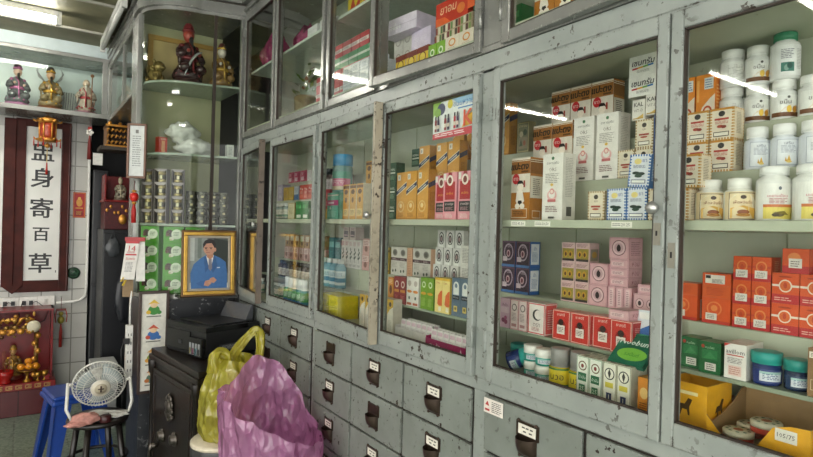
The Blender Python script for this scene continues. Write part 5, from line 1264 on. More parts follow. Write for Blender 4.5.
b = MB(); b.add(*lump((.03, 0, .055), (.105, .07, .058), 3, WP), WP, True); b.add(*lump((-.03, .01, .14), (.085, .06, .065), 8, WP), WP, True); b.build('bag_film', t)
t = thing('red_packet', 'red boxed packet standing beside the white plastic bundle', 'box', (.672, 3.60, 1.9005), .35)
b = MB().box((-.026, -.02, 0), (.026, .02, .105), 'c63a24'); marks(b, [('r', .3, .15, .7, .8, 'e0a06a'), ('l', .2, .85, .8, .93, 1, 'f0d0b0')], lambda u, v, k: (-.026+.052*u, -.0203-k, .105*v), .052, .105); b.build('packet', t)
t = thing('white_packet', 'small white box at the near end of middle glass shelf', 'box', (1.025, 3.42, 1.9005))
b = MB().box((-.02, -.02, 0), (.02, .02, .075), 'd5d6d4'); marks(b, [('l', .2, .2, .8, .8, 4, '8a8f92')], lambda u, v, k: (-.02+.04*u, -.0203-k, .075*v), .04, .075); b.build('packet', t)
# open-fronted boxes each with a tin
def tinbox():
    r = bpy.data.objects.new('boxed_tin', None); COL.objects.link(r); r.empty_display_size = .02
    b = MB(); c = M('8f8488', .5); w, h, d = .035, .080, .055
    b.box((-w, -d, 0), (w, 0, .003), c); b.box((-w, -d, h-.003), (w, 0, h), c); b.box((-w, -d, .003), (-w+.003, 0, h-.003), c); b.box((w-.003, -d, .003), (w, 0, h-.003), c); b.box((-w+.003, -.003, .003), (w-.003, 0, h-.003), M('4a4448', .6))
    b.add([(-w, -d-.0004, h), (w, -d-.0004, h), (w*.6, -d-.0004, h*.8), (-w*.6, -d-.0004, h*.8)], [(0, 1, 2, 3)], 'a79ca0')
    o1 = b.build('open_box', r)
    b = MB().lathe([(.022, .004), (.023, .006), (.023, .060), (.022, .062), (.020, .064), (.020, .066), (.001, .066)], M('c9b584', .25, .5), 18, Matrix.Translation((0, -.03, 0)))
    b.lathe([(.0233, .018), (.0233, .046)], M('3f3a30', .4), 18, Matrix.Translation((0, -.03, 0)), cap=False)
    b.box((-.006, -.0538, .022), (.008, -.0532, .042), 'd9cfae')
    o2 = b.build('tin', r)
    KIDS[r.name] = [o1, o2]; return r
KIND['tinbox'] = dict(make=tinbox, phrase='lilac open fronted box holding a tin', cat='box', proto=None, w=.07, h=.08, d=.055)
for k, w in enumerate(('bottom', 'second', 'third', 'top')):
    row('tinbox', w + ' layer behind curved glass', [(.636, 3.640, 1.4905+.0803*k, (0, 0, -.75)), (.688, 3.572, 1.4905+.0803*k, (0, 0, -.55)), (.762, 3.535, 1.4905+.0803*k, (0, 0, -.3))])
def cup():
    r = bpy.data.objects.new('silver_tin', None); COL.objects.link(r)
    o = MB().lathe([(.026, 0), (.028, .003), (.028, .034), (.026, .038), (.029, .039), (.029, .0495), (.001, .0495)], M('8e8c84', .2, .7, .3, 20), 18).build('tin_body', r)
    b = MB().lathe([(.0284, .008), (.0284, .028)], M('3c3a38', .4), 18, cap=False); b.poly([(-.012, -.0288, .012), (.004, -.0290, .012), (.004, -.0290, .025), (-.012, -.0288, .025)], 'cdbf98')
    l = b.build('paper_label', r)
    KIDS[r.name] = [o, l]; return r
KIND['cup'] = dict(make=cup, phrase='small silver lidded tin', cat='tin', proto=None, w=.058, h=.05, d=.058)
for k, w in enumerate(('bottom', 'second', 'third', 'top')):
    row('cup', w + ' layer right of the boxed tins', [(.835, 3.53, 1.4905+.0498*k), (.895, 3.52, 1.4905+.0498*k)])
    row('cup', w + ' layer behind dark divider post', [(.962-.0, 3.51, 1.4905+.0498*k), (1.020, 3.50, 1.4905+.0498*k)])
    row('cup', w + ' layer at the back', [(.87, 3.62, 1.4905+.0498*k), (.93, 3.62, 1.4905+.0498*k), (.99, 3.62, 1.4905+.0498*k)])
# green flower printed boxes on the cabinet floor
carton('greenflower', 'green box with flower and white disc', .108, .0965, .06, '4f9a2c', '468a28', '57a332',
  f=[('r', 0, 0, 1, .02, '39781f'), ('d', .3, .62, .18, .2, '3a1a1c'), ('d', .2, .5, .09, .11, '5a2a24'), ('d', .38, .48, .09, .11, '2e1618'), ('d', .66, .54, .27, .30, 'dfe6d6'), ('l', .5, .45, .82, .66, 2, '5f7a58'), ('d', .42, .28, .13, .11, 'e3e0d4'), ('d', .36, .22, .06, .06, 'c8b7a0')], name='flower_box', cat='box')
for k, w in enumerate(('bottom', 'second', 'third', 'top')):
    z = 1.0868+.0968*k
    row('greenflower', w + ' layer behind curved glass', [(.610, 3.525, z, (0, 0, .92)), (.722, 3.442, z, (0, 0, 1.30)), (.838, 3.425, z, (0, 0, 1.45))])
# portrait on the ledge
t = thing('framed_portrait', 'gold framed portrait of a person in blue suit behind the printer', 'picture', (.877, 3.245, 1.0868)); t.rotation_euler = (math.radians(-3), 0, 0)
b = MB(); W_, H_ = .150, .372
GO = M('c9a04a', .25, .7, .25, 20)
for (o, i, y0, m) in ((0, .022, -.012, M('6a4a22', .4)), (.010, .030, -.018, GO), (.030, .044, -.008, M('a89f90', .5))):
    for a, c in (((-W_+o, y0, o), (W_-o, .008, i)), ((-W_+o, y0, H_-i), (W_-o, .008, H_-o)), ((-W_+o, y0, i), (-W_+i, .008, H_-i)), ((W_-i, y0, i), (W_-o, .008, H_-i))): b.box(a, c, m)
b.build('picture_frame', t, bevel=.0025)
b = MB().box((-W_+.04, -.001, .04), (W_-.04, .004, H_-.04), '59605c')
PW, PH = 2*W_-.088, H_-.088
def pf(u, v, k): return (-PW/2+PW*u, -.0013-k, .044+PH*v)
marks(b, [('r', 0, .0, .45, 1, '8d948e'), ('r', .0, .55, .12, 1, 'b9c0ba'), ('r', .2, .6, .3, 1, '6f7a72'), ('p', [(.62, .4), (1, .3), (1, .95), (.62, 1)], '2c3430'), ('r', 0, 0, .2, .12, 'd9d2c0'), ('r', .8, 0, 1, .1, 'd9d2c0'),
  ('p', [(.04, 0), (.02, .30), (.10, .48), (.28, .60), (.42, .66), (.62, .66), (.80, .60), (.94, .52), (.98, .30), (.98, 0)], '3f6ea6'),
  ('p', [(.36, .62), (.44, .64), (.52, .44), (.40, .30)], '345d90'), ('p', [(.66, .63), (.58, .65), (.52, .44), (.60, .30), (.72, .45)], '345d90'),
  ('p', [(.42, .64), (.62, .66), (.55, .40), (.50, .40)], 'e8e6e2'), ('p', [(.49, .62), (.56, .62), (.58, .40), (.53, .34), (.48, .40)], '7d7a84'),
  ('p', [(.42, .70), (.60, .72), (.60, .62), (.52, .57), (.44, .62)], 'b98468'), ('d', .50, .79, .155, .125, 'c4937a'), ('p', [(.34, .80), (.33, .88), (.38, .95), (.50, .985), (.62, .96), (.67, .88), (.66, .76), (.61, .84), (.56, .90), (.42, .89)], '231d1c'),
  ('d', .655, .77, .025, .04, 'bd8a70'), ('r', .37, .805, .45, .815, '2a201e'), ('r', .50, .805, .58, .815, '2a201e'), ('d', .41, .79, .022, .012, '2a201e'), ('d', .54, .79, .022, .012, '2a201e'), ('p', [(.43, .79), (.41, .74), (.46, .74)], 'ad7a62'), ('r', .41, .705, .51, .715, '9a5548'),
  ('p', [(.16, .10), (.34, .02), (.48, .08), (.50, .14), (.40, .16), (.26, .14)], '37639a'), ('p', [(.36, .06), (.48, .04), (.56, .10), (.52, .17), (.40, .15)], 'c4937a'), ('p', [(.50, .13), (.62, .10), (.70, .16), (.62, .22), (.52, .20)], 'c4937a'), ('l', .4, .06, .5, .14, 4, 'a97a62'), ('r', .70, .40, .78, .42, 'd0d4da')], pf, PW, PH)
b.build('portrait_print', t)
# drawing in dark frame on the stone base
t = thing('framed_picture', 'dark framed picture of three small figures hanging by the safe', 'picture', (.607, 3.352, .55))
b = MB()
for a, c in (((-.075, -.014, 0), (.082, .006, .016)), ((-.075, -.014, .55), (.082, .006, .566)), ((-.075, -.014, .016), (-.060, .006, .55)), ((.066, -.014, .016), (.082, .006, .55))): b.box(a, c, M('3a2a24', .35))
b.build('picture_frame', t, bevel=.002)
b = MB().box((-.06, -.006, .016), (.066, .004, .55), 'dedcd2')
def qf(u, v, k): return (-.06+.126*u, -.0063-k, .016+.534*v)
for cv, c1, c2 in ((.83, '3f8a3c', 'd8b23a'), (.57, '3b6fb0', 'c4503a'), (.33, '8a9a4a', 'd9a24a'), (.12, '5a7a6a', 'b8703a')):
    marks(b, [('d', .5, cv, .24, .05, c1), ('d', .5, cv+.055, .15, .032, 'e3c49c'), ('p', [(.25, cv+.06), (.5, cv+.11), (.75, cv+.06), (.5, cv+.075)], c2), ('d', .28, cv-.02, .1, .02, c2), ('d', .72, cv-.025, .1, .02, c1), ('r', .2, cv-.07, .8, cv-.06, '5a5a50')], qf, .126, .534)
b.build('picture_print', t)
# certificate hung on the display cabinet's post
t = thing('framed_certificate', 'narrow wooden framed certificate hanging on the display cabinet post', 'picture', (.528, 3.515, 1.745), -.45)
b = MB(); W_ = .052
for a, c in (((-W_, -.012, 0), (W_, .006, .012)), ((-W_, -.012, .30), (W_, .006, .312)), ((-W_, -.012, .012), (-W_+.012, .006, .30)), ((W_-.012, -.012, .012), (W_, .006, .30))): b.box(a, c, M('6f4a34', .4))
b.build('picture_frame', t, bevel=.002)
b = MB().box((-W_+.012, -.003, .012), (W_-.012, .004, .30), 'cfd3d0'); marks(b, [('l', .2, .2, .8, .8, 9, '8d918e'), ('r', .4, .85, .6, .92, '6a6a66')], lambda u, v, k: (-W_+.012+(2*W_-.024)*u, -.0033-k, .012+.288*v), .08, .288); b.build('certificate_sheet', t)

# ------------------------------------------------------------------ back wall
KW = 5.42/5.28
def W(x, z): return x*KW, 1.5+(z-1.5)*KW
t = thing('calligraphy_panel', 'tall white calligraphy panel in dark wood frame on tiled wall', 'panel', (0, 5.42, 0))
b = MB()
zt = 2.30
def wr(b, x0, x1, z0, z1, y0, y1, m):
    (a, c), (e, g) = W(x0, z0), W(x1, z1); b.box((a, y0, c), (e, y1, g), m)
wr(b, .240, .307, .925, 2.26, -.055, -.001, DARKWOOD); wr(b, -.06, .307, .925, 1.015, -.05, -.001, DARKWOOD); wr(b, -.06, .307, 2.215, 2.27, -.05, -.001, DARKWOOD)
wr(b, -.060, .008, .97, 2.26, -.052, -.001, DARKWOOD); wr(b, -.131, -.055, .97, 2.26, -.065, -.001, DARKWOOD)
x0, z0 = W(-.131, .98); x1, _ = W(.008, .98); xm, zm = W(-.058, .915)
b.add([(x0, -.066, z0), (x1, -.066, z0), (xm, -.066, zm), (x0, -.001, z0), (x1, -.001, z0), (xm, -.001, zm)], [(0, 2, 1), (3, 4, 5), (0, 3, 5, 2), (1, 2, 5, 4)], DARKWOOD)
wr(b, .240, .250, 1.0, 2.22, -.062, -.05, M('4a1c16', .25)); wr(b, .292, .300, .93, 2.26, -.062, -.05, M('4a1c16', .25))
b.build('panel_frame', t, bevel=.004)
b = MB(); wr(b, .006, .242, 1.0, 2.22, -.03, -.004, M('d6d6d0', .22, 0, .06, 6)); wr(b, -.40, -.131, .98, 2.2, -.03, -.004, M('d6d6d0', .22))
pw, ph = .236*KW, 1.22*KW; px0, pz0 = W(.006, 1.0)
cf = lambda u, v, k: (px0+pw*u, -.0303-k, pz0+ph*v)
for ch, z, hh in (('盅', 2.026, .15), ('身', 1.821, .15), ('寄', 1.583, .155), ('百', 1.376, .105), ('草', 1.15, .165)):
    marks(b, [('t', ch, .475, (z-1.0)/1.22, hh/1.22, '161618', .62, 0, .022)], cf, pw, ph)
marks(b, [('r', .9, .06, .93, .075, '3a3a3a')], cf, pw, ph)
b.build('paper_sheet', t)
def hang_string(b, x, y, z0, z1, c='6a2a20'): b.tube([(x, y, z0), (x, y, z1)], .002, c, 6)
t = thing('palace_lantern', 'gold and red palace lantern with tassels hanging before the calligraphy', 'lantern', (.140, 5.10, 2.03))
GD = M('c58a3a', .3, .5, .3, 40); RD = M('a8281e', .35)
b = MB()
b.lathe([(.045, .20), (.075, .21), (.068, .235), (.03, .245), (.012, .26)], GD, 6); b.lathe([(.05, .055), (.07, .065), (.07, .08), (.045, .09)], GD, 6)
for i in range(6):
    a = PI*i/3
    b.tube([(.052*math.cos(a), .052*math.sin(a), .08), (.055*math.cos(a), .055*math.sin(a), .21)], .006, GD, 6)
    b.tube([(.06*math.cos(a), .06*math.sin(a), .215), (.078*math.cos(a), .078*math.sin(a), .212), (.090*math.cos(a), .090*math.sin(a), .216), (.092*math.cos(a), .092*math.sin(a), .228)], [.008, .008, .007, .004], GD, 6)
    b.tube([(.06*math.cos(a), .06*math.sin(a), .07), (.082*math.cos(a), .082*math.sin(a), .075), (.088*math.cos(a), .088*math.sin(a), .09)], [.007, .007, .004], GD, 6)
b.build('lantern_frame', t)
MB().lathe([(.044, .08), (.052, .11), (.053, .17), (.046, .205)], M('9c3a22', .3, 0, .5, 60), 12).build('lantern_shade', t)
b = MB()
for i in range(6):
    a = PI*i/3+.2
    b.tube([(.088*math.cos(a), .088*math.sin(a), .085), (.088*math.cos(a), .088*math.sin(a), .02)], [.002, .006], RD, 6)
b.tube([(0, 0, .06), (0, 0, -.01), (0, 0, -.12)], [.003, .003, .003], 'c9b06a', 6); b.tube([(0, 0, -.10), (0, 0, -.19)], [.004, .009], RD, 8); b.ball((0, 0, .03), .02, GD, 10, 6)
b.build('tassel', t)
b = MB(); hang_string(b, 0, 0, .25, .268); b.build('hanger', t)
t = thing('knot_charm', 'red knot charm with white flower hanging by the tiled wall corner', 'ornament', (.422, 5.10, 1.98))
b = MB(); hang_string(b, 0, 0, .26, .318); b.box((-.014, -.004, .23), (.014, .004, .26), RD)
for i in range(5): b.ball((.016*math.cos(i*1.257), -.006, .215+.016*math.sin(i*1.257)), (.012, .005, .012), 'd9d4cc', 8, 5)
b.build('knot', t)
MB().tube([(0, 0, .20), (0, 0, .14), (0, 0, 0)], [.004, .012, .017], M('6a1c1a', .6), 8).build('tassel', t)
t = thing('red_paper', 'red gold printed paper charm pasted on the white tiles', 'paper', (0, 5.42, 0))
b = MB(); wr(b, .331, .420, 1.515, 1.722, -.004, -.001, M('a51f1c', .45)); x0, z0 = W(.331, 1.515); pw, ph = .089*KW, .207*KW
marks(b, [('b', .04, .02, .96, .98, .04, 'c98a34'), ('d', .5, .6, .25, .16, 'c9913c'), ('d', .5, .76, .12, .06, 'd8a850'), ('r', .2, .36, .8, .4, 'c9913c'), ('r', .2, .08, .8, .28, '7a1412'), ('l', .25, .12, .75, .25, 3, 'c9913c')], lambda u, v, k: (x0+pw*u, -.0043-k, z0+ph*v), pw, ph)
b.build('paper_sheet', t)
t = thing('round_plaque', 'dark green round plaque on the white tiles', 'plaque', (.357, 5.419, 1.5+(1.065-1.5)*KW))
b = MB().lathe([(.05, 0), (.05, .006), (.046, .012), (.001, .012)], M('1f3a2a', .35), 28, Matrix.Rotation(PI/2, 4, 'X'))
b.tube([(-.03+.06*i/12, -.014, .012*math.sin(i*1.1)) for i in range(13)], .005, M('2f5a40', .35), 6); b.tube([(.034*math.cos(i*.5), -.013, .034*math.sin(i*.5)) for i in range(13)], .003, M('3a6a4a', .35), 6); b.build('plaque_disc', t)
b = MB(); pp = [W(x, z) for x, z in ((.437, 2.22), (.437, 2.0), (.440, 1.5), (.440, .95), (.433, .88), (.40, .845), (.35, .835), (.232, .828))]
b.tube([(x, 5.40, z) for x, z in pp], .0115, WHITEP, 10); tag(b.build('wire_conduit'), 'white plastic conduit curving down the tiled wall to the outlets', 'conduit')
t = thing('outlet_strip', 'row of white wall outlets with plugged cords above the red shrine', 'outlet', (0, 5.42, 0))
b = MB()
for i, (a, c) in enumerate(((-.45, -.135), (-.132, -.012), (-.010, .106), (.108, .222))): wr(b, a, c, .808, .888, -.03, -.001, WHITEP)
b.build('outlet_plate', t, bevel=.003)
b = MB()
for x in (-.10, -.05, .02, .065):
    X, Z = W(x, .842); MB().box((X-.013, -.055, Z-.016), (X+.013, -.0305, Z+.016), BLACKP).build('plug', t)
X, Z = W(.165, .848); b.box((X-.014, -.034, Z-.02), (X+.014, -.03, Z+.02), 'd0cfc8'); b.box((X-.005, -.037, Z-.008), (X+.005, -.034, Z+.012), 'b8b7b0'); b.build('switch', t)
for x, d, e in ((.065, .12, .0), (.02, -.03, -.06), (-.05, -.1, -.05)):
    X, Z = W(x, .842)
    MB().tube([(X, -.055, Z), (X+d*.3, -.09, Z+.015), (X+d, -.10, Z-.06), (X+d*.8, -.08, Z-.14), (X+d*.3+e, -.07, Z-.17)], .003, BLACKP, 6).build('power_cord', t)
# hanging bottle-gourd charm
t = thing('gourd_charm', 'gold gourd charm with red tassel hanging beside the shrine', 'ornament', (.272, 5.33, .46))
b = MB().ball((0, 0, .22), (.026, .022, .032), M('8f8430', .3, .3)).ball((0, 0, .27), (.017, .015, .019), M('8f8430', .3, .3)); b.box((-.035, -.006, .295), (.035, .006, .312), '7a2a1e'); b.tube([(-.03, 0, .31), (-.04, 0, .25), (-.036, 0, .2)], .004, RD, 6); b.tube([(.03, 0, .31), (.042, 0, .25), (.037, 0, .2)], .004, RD, 6); hang_string(b, 0, 0, .31, .40); b.build('gourd', t)
MB().tube([(0, 0, .19), (0, 0, .12), (0, 0, 0)], [.005, .011, .013], RD, 8).build('tassel', t)
MB().tube([(0, .088, .40), (0, 0, .405)], .004, STEEL, 6).build('hook', t)
# floor shrine
t = thing('floor_shrine', 'red floor shrine with gilded roof against the tiled wall', 'shrine', (0, 5.10, 0))
REDL = M('7a1414', .3, 0, .2, 10)
b = MB()
b.box((-.75, .02, 0), (.225, .31, .195), tile_mat('plinth_tiles', '5a2226', '4f1c20', '2f1416', .31, .31, 'xz', None, .004, .25))
b.box((-.75, .02, .195), (.225, .31, .200), '2a1416'); b.box((-.76, .0, .200), (.235, .31, .252), REDL)
b.build('plinth', t, bevel=.003)
b = MB(); KEY = M('b89a5c', .3, .4)
for i in range(16):
    x = -.74+i*.06
    b.box((x, -.004, .212), (x+.042, .001, .218), KEY); b.box((x, -.004, .236), (x+.042, .001, .242), KEY); b.box((x, -.004, .212), (x+.006, .001, .242), KEY); b.box((x+.018, -.004, .224), (x+.042, .001, .230), KEY); b.box((x+.036, -.004, .212), (x+.042, .001, .230), KEY)
b.build('key_border', t)
b = MB()
b.box((-.75, .29, .253), (.215, .31, .80), REDL); b.box((.200, .10, .253), (.215, .29, .80), REDL); b.box((-.75, .06, .785), (.215, .31, .80), REDL); b.box((.165, .04, .253), (.195, .07, .30), REDL)
b.build('shrine_box', t)
b = MB(); 
for i in range(13):
    x = -.62+i*.055
    b.tube([(x, .05, .705+.02*math.sin(i*2.1)), (x+.02, .035, .735), (x+.05, .04, .72+.02*math.sin(i*1.3))], [.012, .016, .008], GD, 6)
    b.ball((x+.02, .03, .64), (.026, .014, .022), GD, 8, 5); b.ball((x+.04, .035, .67), (.02, .014, .018), M('8a6a2e', .3, .5), 8, 5)
rg = random.Random(2)
for i in range(90):
    x = rg.uniform(-.64, .12); z = rg.uniform(.60, .775); b.ball((x, .055-.035*rg.random(), z), (rg.uniform(.010, .02), .012, rg.uniform(.008, .018)), rg.choice((GD, M('8a6a2e', .3, .5), M('d9a850', .3, .4), M('5a3a1c', .4, .3))), 7, 4)
b.box((-.65, .04, .648), (.13, .09, .66), GD); b.lathe([(.02, 0), (.045, .004), (.045, .012), (.02, .016)], M('d8cfb4', .3), 18, Matrix.Translation((.085, .03, .675)) @ Matrix.Rotation(PI/2, 4, 'X'))
b.build('gilded_roof', t)
b = MB()
for x in (.105, -.33):
    b = MB().tube([(x, .07, .253), (x, .07, .648)], .016, M('7a5a2a', .3, .5), 10)
    for k in range(6): b.ball((x-.012*(-1)**k, .055, .30+.06*k), (.02, .014, .022), GD, 8, 5)
    b.build('dragon_pillar', t)
figure('shrine_statue', 'small gilded statue inside the red floor shrine', (-.04, 5.30, .2535), .26, '8a6a3a', 'b08a5a', 'c9963a', 0, hat='9a7a3a', seat=True, base='6a2a20')
figure('shrine_statue', 'gilded statue half hidden at edge inside floor shrine', (-.23, 5.29, .2535), .26, '7a5a34', 'b08a5a', 'b98a34', 0, hat='8a6a34', seat=True, base='6a2a20')
t = thing('offering_stand', 'small brass footed dish holding oranges in the shrine', 'dish', (.052, 5.155, .2525))
MB().lathe([(.032, 0), (.028, .008), (.010, .02), (.010, .06), (.03, .075), (.065, .085), (.067, .09), (.055, .088), (.001, .082)], BRASS, 20).build('dish', t)
for i, (x, y, z, w) in enumerate(((.012, 5.125, .372, 'leftmost orange on the brass dish'), (.062, 5.118, .372, 'middle front orange on the brass dish'), (.104, 5.140, .370, 'rightmost orange on the brass dish'), (.058, 5.165, .403, 'topmost orange resting on the others on brass dish'))):
    t = thing('orange', w, 'orange', (x, y, z), 0, 'oranges on the brass dish')
    MB().ball((0, 0, 0), (.0265, .0265, .0245), M('d98a1c', .4, 0, .12, 60), 16, 10).build('fruit', t); MB().ball((0, 0, .024), (.004, .004, .002), '5a6a2a', 6, 4).build('stem', t)
for i, (x, y, w) in enumerate(((.120, 5.14, 'brass cup nearest the oranges in the shrine'), (.165, 5.15, 'brass cup at the far end of shrine ledge'))):
    t = thing('brass_cup', w, 'cup', (x, y, .2525), 0, 'brass cups on the shrine')
    MB().lathe([(.016, 0), (.014, .004), (.006, .012), (.006, .025), (.02, .035), (.024, .07), (.021, .07), (.017, .04), (.001, .038)], BRASS, 16).build('cup', t)
t = thing('incense_pot', 'red lacquered incense pot on shrine ledge', 'pot', (-.085, 5.16, .2525))
MB().lathe([(.035, 0), (.038, .01), (.032, .025), (.052, .06), (.054, .095), (.048, .095), (.044, .06), (.001, .05)], M('9a1a16', .2), 22).build('pot', t)
b = MB()
for i in range(5): b.tube([(.02*math.cos(i*2), .02*math.sin(i*2), .06), (.03*math.cos(i*2), .03*math.sin(i*2), .24)], .0018, '8a4a30', 5)
b.build('incense_stick', t)
# ------------------------------------------------------------------ dark alcove between tiled wall and display cabinet
BLK = M('1b1c1f', .35, 0, .2, 10)
t = thing('tall_locker', 'tall black metal locker at the left of the dark alcove', 'locker', (.476, 5.33, 0))
b = MB().box((0, 0, 0), (.11, .55, 1.92), BLK); b.build('body', t, bevel=.004)
b = MB()
for k in range(2): b.box((.004, -.012, .03+.95*k), (.106, -.001, .95+.95*k), M('26282b', .3))
b.build('door', t, bevel=.003)
MB().box((.09, -.03, 1.02), (.098, -.013, 1.14), STEEL).build('handle', t)
t = thing('black_cabinet', 'wide black cabinet in the alcove carrying the red spirit shrine', 'cabinet', (.60, 4.86, 0))
b = MB().box((-.09, 0, 0), (.45, .42, 1.43), BLK); b.build('body', t, bevel=.004)
b = MB().box((-.085, -.012, .05), (.17, -.001, 1.40), M('222327', .3)).box((.18, -.012, .05), (.44, -.001, 1.40), M('222327', .3)); b.build('door', t, bevel=.003)
t = thing('spirit_shrine', 'small red wooden shrine with gilt figure on the black cabinet', 'shrine', (.625, 4.90, 1.4305))
b = MB()
b.box((-.105, 0, 0), (.14, .26, .215), M('4a0e12', .5, 0, .4, 50)); b.box((-.115, -.01, .215), (.15, .28, .23), REDL)
b.box((-.105, .24, .23), (.14, .26, .43), M('6a1214', .5)); b.box((-.105, .06, .23), (-.09, .24, .43), REDL); b.box((.125, .06, .23), (.14, .24, .43), REDL)
b.build('shrine_box', t, bevel=.003)
b = MB()
for i in range(9): b.ball((-.09+.027*i, -.004, .15+.03*math.sin(i*1.9)), (.011, .006, .014), GD, 8, 5)
b.build('gilt_carving', t); MB().ball((.02, -.01, .08), (.03, .012, .04), GD, 10, 6).build('gilt_boss', t)
figure('gilt_statue', 'silver gilt statue seated inside the small red alcove shrine', (.64, 5.02, 1.661), .19, '8a8472', 'b5a98c', 'c9bfa0', 0, hat='a59a7a', seat=True, base='5a4a3a')
t = thing('carved_canopy', 'gilded carved altar canopy box hung high in the dark alcove', 'altar', (.60, 4.75, 2.06))
b = MB().box((-.10, 0, 0), (.10, .22, .012), M('5a3a1c', .4)).box((-.10, 0, .15), (.10, .22, .165), M('5a3a1c', .4))
b.box((-.095, .2, .012), (.095, .215, .15), M('3a2414', .5))
for x in (-.095, .083): b.box((x, 0, .012), (x+.012, .2, .15), M('6a4820', .4))
b.build('canopy_box', t)
b = MB()
for k in range(3):
    for i in range(7): b.tube([(-.095+.028*i, -.006, .02+.045*k), (-.085+.028*i, -.014, .04+.045*k), (-.07+.028*i, -.008, .03+.045*k+.01*math.sin(i+k))], [.005, .008, .004], GD, 6)
b.box((-.105, -.010, .0), (.105, -.001, .012), GD); b.box((-.105, -.010, .152), (.105, -.001, .166), GD)
b.build('gilt_carving', t)
for x in (-.07, 0, .07): MB().lathe([(.018, .165), (.02, .172), (.012, .18), (.014, .188), (.002, .2)], GD, 10, Matrix.Translation((x, .06, 0))).build('finial', t)
tag(MB().box((.464, 4.74, 2.035), (.98, 5.0, 2.0595), M('3a322a', .5)).build('wall_shelf'), 'dark wooden shelf board under the gilded canopy in alcove', 'shelf')
t = thing('paper_card', 'small white paper card hanging under alcove shelf by the tiles', 'card', (.462, 4.86, 1.92))
MB().box((-.035, 0, 0), (.03, .002, .09), 'd6d5cf').build('card_sheet', t); MB().tube([(0, .001, .09), (.004, .001, .116)], .0015, '4a4a4a', 5).build('hanger', t)
for i, (x, y, z, c, s, w) in enumerate(((.575, 4.825, 1.22, '44474b', (.05, .015, .07), 'grey plastic bag hanging on the black cabinet door'), (.66, 4.83, .70, '22242a', (.06, .014, .20), 'long dark garment hanging on the black cabinet'))):
    t = thing('hanging_bag', w, 'bag', (x, y, z))
    b = MB(); b.add(*lump((0, 0, 0), s, 11+i, None, .12), M(c, .3), True)
    for k in range(len(b.v)): pass
    b.v = [(a, min(d, .024), e) for a, d, e in [(v[0], v[1], v[2]) for v in b.v]]
    p, f = lump((0, 0, s[2]), s, 11+i, None, .12)
    b = MB(); b.add(p, f, M(c, .3, 0, .3, 14), True); b.tube([(-.02, 0, s[2]*1.9), (0, .012, s[2]*1.9+.07), (.02, 0, s[2]*1.9)], .004, M(c, .3), 6); b.build('bag_film', t)
t = thing('foam_box', 'pale grey foam box on alcove floor behind the fan', 'box', (.50, 4.50, 0))
MB().box((-.075, 0, 0), (.085, .22, .44), M('a9abaa', .5)).box((-.078, -.003, .4405), (.088, .223, .475), M('b5b7b6', .5)).build('foam_shell', t, bevel=.004)
t = thing('red_lantern', 'small red paper lantern with tassel hanging near the calendar', 'lantern', (.512, 3.46, 1.49))
b = MB().lathe([(.010, .12), (.019, .128), (.024, .145), (.019, .162), (.010, .17)], M('c4201c', .35), 16, fold=lambda a, z: .05*math.cos(8*a)); b.build('lantern_shade', t)
b = MB().lathe([(.011, .105), (.013, .118)], GD, 12).lathe([(.011, .172), (.013, .184)], GD, 12); b.build('lantern_ring', t)
MB().tube([(0, 0, .105), (0, 0, .07), (0, 0, .0)], [.006, .012, .013], M('b01c18', .5), 8).build('tassel', t)
MB().tube([(0, 0, .184), (0, 0, .235)], .002, '5a1a16', 5).tube([(0, 0, .235), (.02, .11, .235)], .003, '6a6a6a', 5).build('hanger', t)
# tear-off calendars on the post
t = thing('wall_calendar', 'white tear off calendar with red print hung from alcove post', 'calendar', (.510, 3.44, 1.175), -.35)
def sheet(b, x0, x1, z0, z1, y, lean, m, n=6, curl=0.0):
    for i in range(n):
        a, c = i/n, (i+1)/n
        q = lambda k: (y-curl*(1-k)**2)
        b.add([(x0+lean*(1-a), q(a), z0+(z1-z0)*a), (x1+lean*(1-a), q(a), z0+(z1-z0)*a), (x1+lean*(1-c), q(c), z0+(z1-z0)*c), (x0+lean*(1-c), q(c), z0+(z1-z0)*c)], [(0, 1, 2, 3)], m)
        b.add([(x0+lean*(1-a), q(a)+.006, z0+(z1-z0)*a), (x1+lean*(1-a), q(a)+.006, z0+(z1-z0)*a), (x1+lean*(1-c), q(c)+.006, z0+(z1-z0)*c), (x0+lean*(1-c), q(c)+.006, z0+(z1-z0)*c)], [(3, 2, 1, 0)], m)
b = MB(); PAP = M('dedcd6', .6)
sheet(b, -.035, .035, 0, .215, -.004, -.022, PAP, 6, .012); sheet(b, .012, .058, -.01, .21, .006, .01, PAP, 6, .02)
marks(b, [('r', .0, .93, 1, 1, 'b8242a'), ('t', '14', .52, .80, .16, 'b8242a', .5), ('r', .1, .62, .9, .66, 'b8242a'), ('l', .2, .69, .8, .72, 1, 'b8242a'), ('t', 'วันพระ', .5, .54, .07, 'b8242a', .7), ('l', .2, .2, .8, .45, 5, '8a8a8a')], lambda u, v, k: (-.035+.07*u-.022*(1-v), -.0045-.012*(1-v)**2-k, .215*v), .07, .215, start=.0012)
b.build('calendar_sheet', t)
MB().box((-.04, -.012, .213), (.062, .012, .235), 'a81e22').build('binder', t)
b = MB().tube([(-.04, -.012, .01), (-.055, -.014, -.01), (-.03, -.014, -.005), (-.045, -.016, -.035)], .006, 'd9b83a', 6); b.build('yellow_clip', t)
t = thing('cardboard_tag', 'brown cardboard tag dangling under the calendar', 'tag', (.495, 3.50, 1.07), -.3)
b = MB().box((-.025, 0, 0), (.03, .003, .115), M('8a7150', .6)); b.build('tag_sheet', t)
t = thing('power_strip', 'white upright power strip mounted beside the framed figures picture', 'power strip', (.512, 3.50, .62))
b = MB().box((-.019, -.022, 0), (.017, .02, .29), WHITEP); b.build('strip_body', t, bevel=.004)
b = MB()
